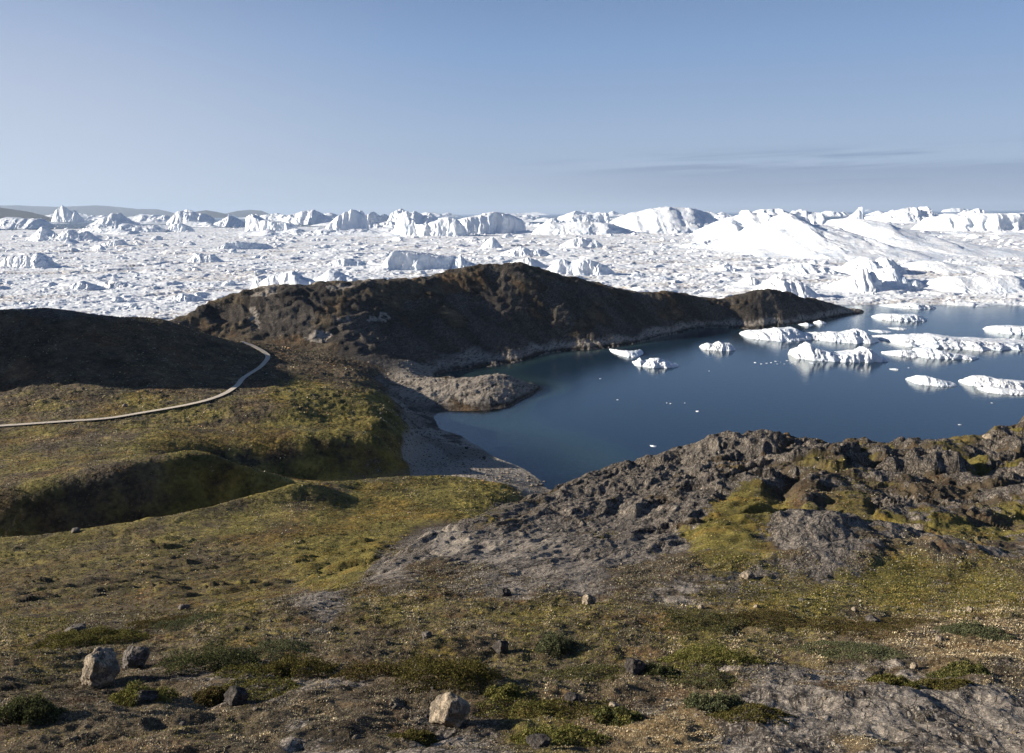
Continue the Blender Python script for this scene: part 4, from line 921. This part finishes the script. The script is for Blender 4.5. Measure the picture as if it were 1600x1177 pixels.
# pale stones strewn over the heath, beach stones: one object each
protos = []
for k in range(8):
    v, f = cut_stone(3, 820+k, 9, .09)
    protos.append(mesh_obj('stone', v, f, (ST_PALE, ST_GREY)[k % 3 == 2], True))
state = {'n': 0}
def put_stone(px, py, size, label, group, dmin=5.5):
    x, y, z = ground_at(px, py, dmin)
    k = state['n']; state['n'] += 1
    o_ = protos[k] if k < 8 else protos[k % 8].copy()
    if k >= 8: COL.objects.link(o_)
    w = size*y/F
    o_.location = (x, y, z+w*.12); o_.scale = (w*random.uniform(.8, 1.3), w*random.uniform(.7, 1.1), w*random.uniform(.4, .75))
    o_.rotation_euler = (random.uniform(-.3, .3), random.uniform(-.3, .3), random.uniform(0, 6.28))
    tag(o_, label, 'stone', group)
g = np.random.default_rng(5)
for i in range(150):
    px, py = g.uniform(20, 1590), g.uniform(935, 1170)
    put_stone(px, py, g.uniform(1.4, 4.2)*(1+.5*(py > 1080)), 'small pale stone lying in the heath of the foreground hillside', 'small pale stones strewn over the foreground')
for i in range(70):
    t_ = g.random(); px = 735+t_*120+g.normal(0, 6); py = 736+t_*24+g.normal(0, 5)
    put_stone(px, py, g.uniform(1.2, 3.6), 'grey stone lying on the sandy edge of the near beach', 'stones along the near beach', 90)
for i in range(70):
    t_ = g.random(); px = 590+g.normal(0, 14)+t_*60; py = 585+t_*90+g.normal(0, 9)
    put_stone(px, py, g.uniform(1.2, 3.2), 'grey cobble on the shingle below the terrace edge', 'cobbles on the shingle strip', 150)

# ------------------------------------------------------------------ low plants
BROWN = 1.25*np.array([[.078, .064, .04], [.13, .107, .068], [.19, .16, .10], [.045, .038, .027], [.105, .08, .052], [.15, .15, .10], [.26, .235, .18]])
GREEN = np.array([[.11, .108, .03], [.17, .152, .045], [.22, .188, .056], [.085, .094, .033], [.26, .21, .075]])
STRAW = 1.25*np.array([[.29, .235, .14], [.37, .30, .19], [.23, .185, .11], [.44, .38, .26]])
def tufts(x, y, z, size, tint, seed, per=3, up=1.0, wide=.5):
    """little leaf blades: `per` triangles rooted at each point"""
    g = np.random.default_rng(seed); N = len(x)
    x, y, z, size = (np.repeat(q, per) for q in (x, y, z, size)); tint = np.repeat(tint, per, 0)
    M_ = N*per; a = g.uniform(0, 6.283, M_); lean = g.uniform(.1, 1.1, M_)
    s = size*g.uniform(.5, 1.3, M_)
    bx = x+g.normal(0, .5, M_)*size; by = y+g.normal(0, .5, M_)*size
    ca, sa = np.cos(a), np.sin(a); w = s*wide
    p0 = np.stack([bx-sa*w, by+ca*w, z-.1*s], 1); p1 = np.stack([bx+sa*w, by-ca*w, z-.1*s], 1)
    p2 = np.stack([bx+ca*lean*s, by+sa*lean*s, z+s*up*g.uniform(.5, 1.1, M_)], 1)
    V = np.stack([p0, p1, p2], 1).reshape(-1, 3); T = np.repeat(tint*g.uniform(.35, 1.65, (M_, 1)), 3, 0)
    return V, np.arange(M_*3).reshape(-1, 3), T
def ground_cover(name, label, cat, N, d0, d1, umax, size, seed, per, up, wide, rockmax=.5):
    g = np.random.default_rng(seed)
    u = g.uniform(-umax, umax, N); d = np.exp(g.uniform(math.log(d0), math.log(d1), N))
    x = u*d; rk_ = sample(rockm, u, d); gr_ = sample(green, u, d); st_ = sample(straw, u, d); sd_ = sample(sandm, u, d); z = terrain_z(u, d)
    sc = np.clip(d/10, .8, 12)
    n1 = fbm(x/sc*1.1, d/sc*1.1, 3, seed+1); n2 = fbm(x/sc*2.5, d/sc*2.5, 2, seed+2)
    ok = (rk_+.55*n1+.25*n2+g.normal(0, .06, N) < rockmax) & (sd_ < .3) & (z > .6) & ~sample(head, u, d)
    x, d, z, gr_, st_, n1, n2 = (q[ok] for q in (x, d, z, gr_, st_, n1, n2)); m = len(x)
    pick = lambda T: T[g.integers(0, len(T), m)]
    tint = np.where((gr_+.9*n1+g.normal(0, .12, m) > .42)[:, None], pick(GREEN), pick(BROWN))
    tint = np.where((st_+.8*n2+g.normal(0, .15, m) > .62)[:, None], pick(STRAW), tint)
    L1, L2 = (9.0, 2.6) if d0 > 20 else (1.6, .5)
    p1 = fbm(x/L1, d/L1, 4, seed+21); p2 = fbm(x/L2, d/L2, 3, seed+22); p3 = fbm(x/L1*.7, d/L1*.7, 3, seed+23)
    tint = np.where((p3 > .16)[:, None], tint*(np.array([1.18, .93, .72]) if d0 > 20 else np.array([.95, .93, .95])), tint)
    tint = tint*np.clip(1+1.1*p1+1.0*p2, .3, 1.9)[:, None]
    tint = np.where((g.random(m) < .035)[:, None], np.array([[.42, .39, .33]]), tint)
    V, Fq, T = tufts(x, d, z, size*d*(1+.5*n2), tint, seed+3, per, up, wide)
    return tag(mesh_obj(name, V, Fq, LEAF, False, {'tint': T}), label, cat, kind='stuff')
ground_cover('heath', 'low brown and olive heath with straw coloured grass over the foreground hillside', 'heath', 240000, 6.2, 30, .72, .0018, 501, 3, .8, .34)
ground_cover('meadow_grass', 'yellow green meadow grass and moss above the beach', 'grass', 190000, 21, 235, .72, .0014, 502, 3, .6, .55, .42)

# individual cushions and shrubs
def shrub(label, px, py, wpx, hpx, tints, seed, dense=1.0, name='dwarf_shrub', cat='shrub', group='dwarf shrubs and heath cushions', leaf=.022):
    x, y, z = ground_at(px, py)
    g = np.random.default_rng(seed); dist = math.hypot(y, H-z)
    w = wpx*dist/F/2; hh_ = hpx*dist/F*.8; dp = w*.95
    N = int(5200*dense*max(w*dp/.5, .5))
    r = np.sqrt(g.random(N)); a = g.uniform(0, 6.283, N)
    wob = 1.15+.35*fbm(np.cos(a)*1.7+seed, np.sin(a)*1.7, 3, seed)*2
    lx, ly = r*np.cos(a)*w*wob, r*np.sin(a)*dp*wob
    yy = y+dp*.8
    gx = x+lx; gy = yy+ly
    gz = terrain_z(gx/gy, gy)
    top = hh_*np.maximum(1-r*r, 0)**.6*np.clip(.75+1.5*fbm(gx/(w*.45), gy/(w*.45), 3, seed), .15, 1.5)
    lz = gz+top*np.clip(g.uniform(.45, 1.05, N), 0, 1)
    T = np.array(tints)[g.integers(0, len(tints), N)]
    root = bpy.data.objects.new(name, None); COL.objects.link(root); root.location = (x, yy, float(terrain_z(np.array(x/yy), np.array(yy))))
    tag(root, label, cat, group)
    of = np.array(root.location)
    V, Fq, TT = tufts(gx-of[0], gy-of[1], lz-of[2], np.full(N, leaf), T, seed+1, 3, .7, .42)
    mesh_obj('foliage', V, Fq, LEAF, False, {'tint': TT}, root)
    # twigs: a few tapering stems under the leaves
    sv = []; sf = []; o0 = 0
    for k in range(14):
        aa = g.uniform(0, 6.28); rr = g.uniform(.2, .8); tip = np.array([rr*math.cos(aa)*w, rr*math.sin(aa)*dp, hh_*.7*math.sqrt(1-rr*rr)])
        base = tip*np.array([.2, .2, 0])+np.array([0, 0, -.05])
        for q_, (c_, rad) in enumerate(((base, .008), ((base+tip)/2+np.array([0, 0, hh_*.15]), .005), (tip, .002))):
            for e_ in range(4): sv.append(c_+rad*np.array([math.cos(e_*1.57), math.sin(e_*1.57), 0]))
        for q_ in range(2):
            for e_ in range(4): sf.append([o0+q_*4+e_, o0+q_*4+(e_+1) % 4, o0+q_*4+4+(e_+1) % 4, o0+q_*4+4+e_])
        o0 += 12
    mesh_obj('stem', np.array(sv), np.array(sf), ST_DARK, True, None, root)
OL = [(.075, .07, .022), (.11, .10, .03), (.14, .115, .042), (.055, .052, .018)]
DG = [(.07, .08, .036), (.10, .11, .048), (.13, .13, .06), (.05, .055, .027)]
LG = [(.14, .145, .042), (.19, .175, .055), (.10, .11, .033), (.22, .19, .07)]
GG = [(.11, .12, .065), (.15, .155, .085), (.08, .09, .045)]
BR = [(.09, .06, .034), (.13, .09, .05), (.07, .055, .026)]
shrub('large dark olive heath cushion above the round topped boulder', 700, 1075, 150, 52, OL, 601, 1.2)
shrub('bright yellow green moss cushion right of centre', 1122, 1042, 130, 34, LG, 602, 1.3)
shrub('dark willow scrub right behind the big pale boulder', 315, 1045, 130, 42, DG, 603, 1.2)
shrub('small green shrub in front of the big pale boulder', 200, 1098, 80, 28, LG, 604, 1.4)
shrub('dark green shrub clump at the left edge', 30, 1130, 80, 34, DG, 605, 1.3)
shrub('olive heath mound left of the large dark cushion', 450, 1058, 110, 28, OL, 606, 1.2)
shrub('brownish olive heath mound between two larger cushions', 570, 1060, 100, 28, OL+BR, 607, 1.2)
shrub('yellowish moss mound at the bottom right of the round topped boulder', 866, 1166, 110, 28, LG, 608, 1.3)
shrub('grey green dwarf birch bush with a dark right side', 866, 1022, 52, 30, GG, 609, 1.5)
shrub('grey green bush in the straw grass at the lower right of centre', 1120, 1112, 72, 24, GG, 610, 1.4)
shrub('small yellow green cushion right above the round topped boulder', 790, 1092, 56, 16, LG, 611, 1.4)
shrub('dark crowberry clump around the dark lichen covered stone', 1030, 1054, 60, 16, DG, 612, 1.4)
shrub('green shrub patch on the grassy rise at the right', 1540, 996, 90, 16, GG, 613, 1.4)
shrub('olive green clump in the straw grass near the right edge', 1520, 1052, 66, 18, DG+LG, 614, 1.4)
shrub('green willow mat at the far left edge of the hillside crest', 120, 1010, 130, 20, LG+OL, 615, 1.2)
shrub('olive clump on the bedrock slab at the lower right', 1410, 1072, 60, 14, OL+LG, 616, 1.3)
shrub('small green tuft below the dark lichen covered stone', 968, 1128, 60, 18, DG+LG, 617, 1.3)
shrub('brown heath clump beside the dark squat stone', 330, 1098, 60, 18, BR+OL, 618, 1.3)

g = np.random.default_rng(64)
for i in range(18):
    shrub('low ragged heath mat spreading over the foreground hillside', g.uniform(40, 1580), g.uniform(975, 1160), g.uniform(60, 130), g.uniform(9, 15), [OL, BR+OL, GG, OL+GG, LG+OL][i % 5], 640+i, .9, 'heath_mat', 'heath mat', 'low heath mats on the foreground hillside', .018)
# gravel
g = np.random.default_rng(9)
def gravel(name, label, N, d0, d1, sizef, seed, test):
    g = np.random.default_rng(seed)
    u = g.uniform(-.7, .7, N); d = np.exp(g.uniform(math.log(d0), math.log(d1), N)); x = u*d; z = terrain_z(u, d)
    ok = test(u, d, x, g); u, d, x, z = u[ok], d[ok], x[ok], z[ok]; m = len(u)
    v, f = cut_stone(1, seed, 7, .2)
    s = sizef*d*(.4+1.3*g.random(m)**3); a = g.uniform(0, 6.28, m)
    ex = s[:, None]*np.stack([g.uniform(.8, 1.4, m), g.uniform(.7, 1.1, m), g.uniform(.4, .8, m)], 1)
    q = v[None]*ex[:, None]; ca, sa = np.cos(a)[:, None], np.sin(a)[:, None]
    V = np.stack([q[..., 0]*ca-q[..., 1]*sa+x[:, None], q[..., 0]*sa+q[..., 1]*ca+d[:, None], q[..., 2]+z[:, None]], -1).reshape(-1, 3)
    tag(mesh_obj(name, V, (f[None]+(np.arange(m)*len(v))[:, None, None]).reshape(-1, 3), ST_PALE if d0 < 50 else ST_GREY, False), label, 'gravel', kind='stuff')
gravel('gravel', 'pale gravel and chips of rock over the foreground hillside', 26000, 6.2, 30, .0011, 910, lambda u, d, x, g: (sample(rock, u, d)+.5*fbm(x, d, 3, 911)+g.normal(0, .15, len(u)) > .32) & (g.random(len(u)) < .55))
gravel('shingle', 'grey shingle covering the beach', 60000, 118, 232, .0008, 912, lambda u, d, x, g: sample(np.where(strip & (Zt > .15), sandm, 0), u, d) > .4)

# ------------------------------------------------------------------ air
def haze():
    m = bpy.data.materials.new('haze'); m.use_nodes = True; t = NT(m.node_tree)
    v = t.n('ShaderNodeVolumePrincipled', {'Color': (.60, .76, 1.0, 1), 'Density': 3.0e-5, 'Anisotropy': .1}).outputs[0]
    t.out(vol=v)
    x0, x1, y0, y1, z0, z1 = -140000, 140000, -200, 83000, -22, 720
    co = np.array([(x, y, z) for z in (z0, z1) for y in (y0, y1) for x in (x0, x1)], float)
    f = np.array([[0,2,3,1],[4,5,7,6],[0,1,5,4],[1,3,7,5],[3,2,6,7],[2,0,4,6]])
    tag(mesh_obj('haze', co, f, m, False), 'thin sea haze fading the far hills to blue', 'haze', kind='stuff')
haze()

# ------------------------------------------------------------------ sky and sun
w = bpy.data.worlds.new('World'); scene.world = w; w.use_nodes = True
t = NT(w.node_tree)
sky = t.n('ShaderNodeTexSky', sky_type='NISHITA', sun_disc=False, sun_elevation=R(SUN_EL), sun_rotation=R(-SUN_AZ), altitude=50, air_density=0.5, dust_density=0.0, ozone_density=6.0)
d = t.n('ShaderNodeTexCoord').outputs['Generated']
sx = t.n('ShaderNodeSeparateXYZ', {0: d})
az = t.math('ARCTAN2', sx.outputs[0], sx.outputs[1]); el = t.math('ARCSINE', sx.outputs[2])
cv = t.n('ShaderNodeCombineXYZ', {0: t.math('MULTIPLY', az, 5.0), 1: t.math('MULTIPLY', t.math('SUBTRACT', el, t.math('MULTIPLY', az, .02)), 110.0), 2: 3.3}).outputs[0]
cn = t.noise(cv, 1.0, 5, .55, .3)
band = t.math('MULTIPLY', t.step(el, R(0.6), R(1.9)), t.step(el, R(4.4), R(3.3)))
bank = t.math('MULTIPLY', t.step(t.math('ADD', el, t.math('MULTIPLY', t.math('SUBTRACT', cn, .5), .035)), R(3.0), R(2.55)), t.step(el, R(-.6), R(.2)))
cm = t.math('MULTIPLY', t.math('MAXIMUM', t.math('MULTIPLY', bank, .78), t.math('MULTIPLY', t.step(cn, .42, .66), band)), t.step(az, R(-4), R(16)))
EXPO = 1.0
k = 1/(2**EXPO)/.085
en = t.math('DIVIDE', el, math.pi/2)
grad = t.ramp(en, [(0, (.36, .39, .455)), (.02, (.40, .44, .51)), (.06, (.36, .45, .575)), (.12, (.24, .37, .585)), (.2, (.13, .21, .39)), (.4, (.055, .105, .22)), (1, (.03, .06, .14))])
glow = t.math('MULTIPLY', t.step(az, R(2), R(-38)), t.step(el, R(21), R(2)))
grad = t.mix(t.math('MULTIPLY', glow, .9), grad, (.63, .64, .665))
grad = t.n('ShaderNodeVectorMath', {0: grad, 3: k}, operation='SCALE').outputs[0]
base = t.mix(.82, sky.outputs[0], grad)
skyc = t.mix(t.math('MULTIPLY', cm, .95), base, t.mix(1.0, base, (.60, .64, .72), 'MULTIPLY'))
bg = t.n('ShaderNodeBackground', {'Color': skyc, 'Strength': .085})
o = t.n('ShaderNodeOutputWorld'); t.t.links.new(bg.outputs[0], o.inputs[0])

sl = bpy.data.lights.new('sun', 'SUN'); sl.energy = 5.0; sl.angle = R(.53); sl.color = (1.0, .90, .76)
so = bpy.data.objects.new('sun', sl); COL.objects.link(so)
sd = Vector((-math.cos(R(SUN_EL))*math.sin(R(SUN_AZ)), math.cos(R(SUN_EL))*math.cos(R(SUN_AZ)), math.sin(R(SUN_EL))))
so.rotation_euler = sd.to_track_quat('Z', 'Y').to_euler()

# ------------------------------------------------------------------ camera
cam = bpy.data.cameras.new('camera'); cam.sensor_fit = 'HORIZONTAL'; cam.sensor_width = 36; cam.lens = 36*F/1600
cam.clip_start = .1; cam.clip_end = 250000
co = bpy.data.objects.new('camera', cam); COL.objects.link(co)
fw = Vector((0, CP, -SP)); up = Vector((0, SP, CP)); rt = Vector((1, 0, 0))
r_ = (rt-up*ROLL).normalized(); u_ = (up+rt*ROLL).normalized()
co.matrix_world = Matrix(((r_[0], u_[0], -fw[0], 0), (r_[1], u_[1], -fw[1], 0), (r_[2], u_[2], -fw[2], H), (0, 0, 0, 1)))
scene.camera = co
scene.render.engine = 'CYCLES'
scene.cycles.transparent_max_bounces = 12
scene.cycles.volume_bounces = 0
vs = scene.view_settings
vs.view_transform = 'Standard'; vs.look = 'None'; vs.exposure = EXPO; vs.gamma = 1
scene.render.resolution_x = 1024; scene.render.resolution_y = 753
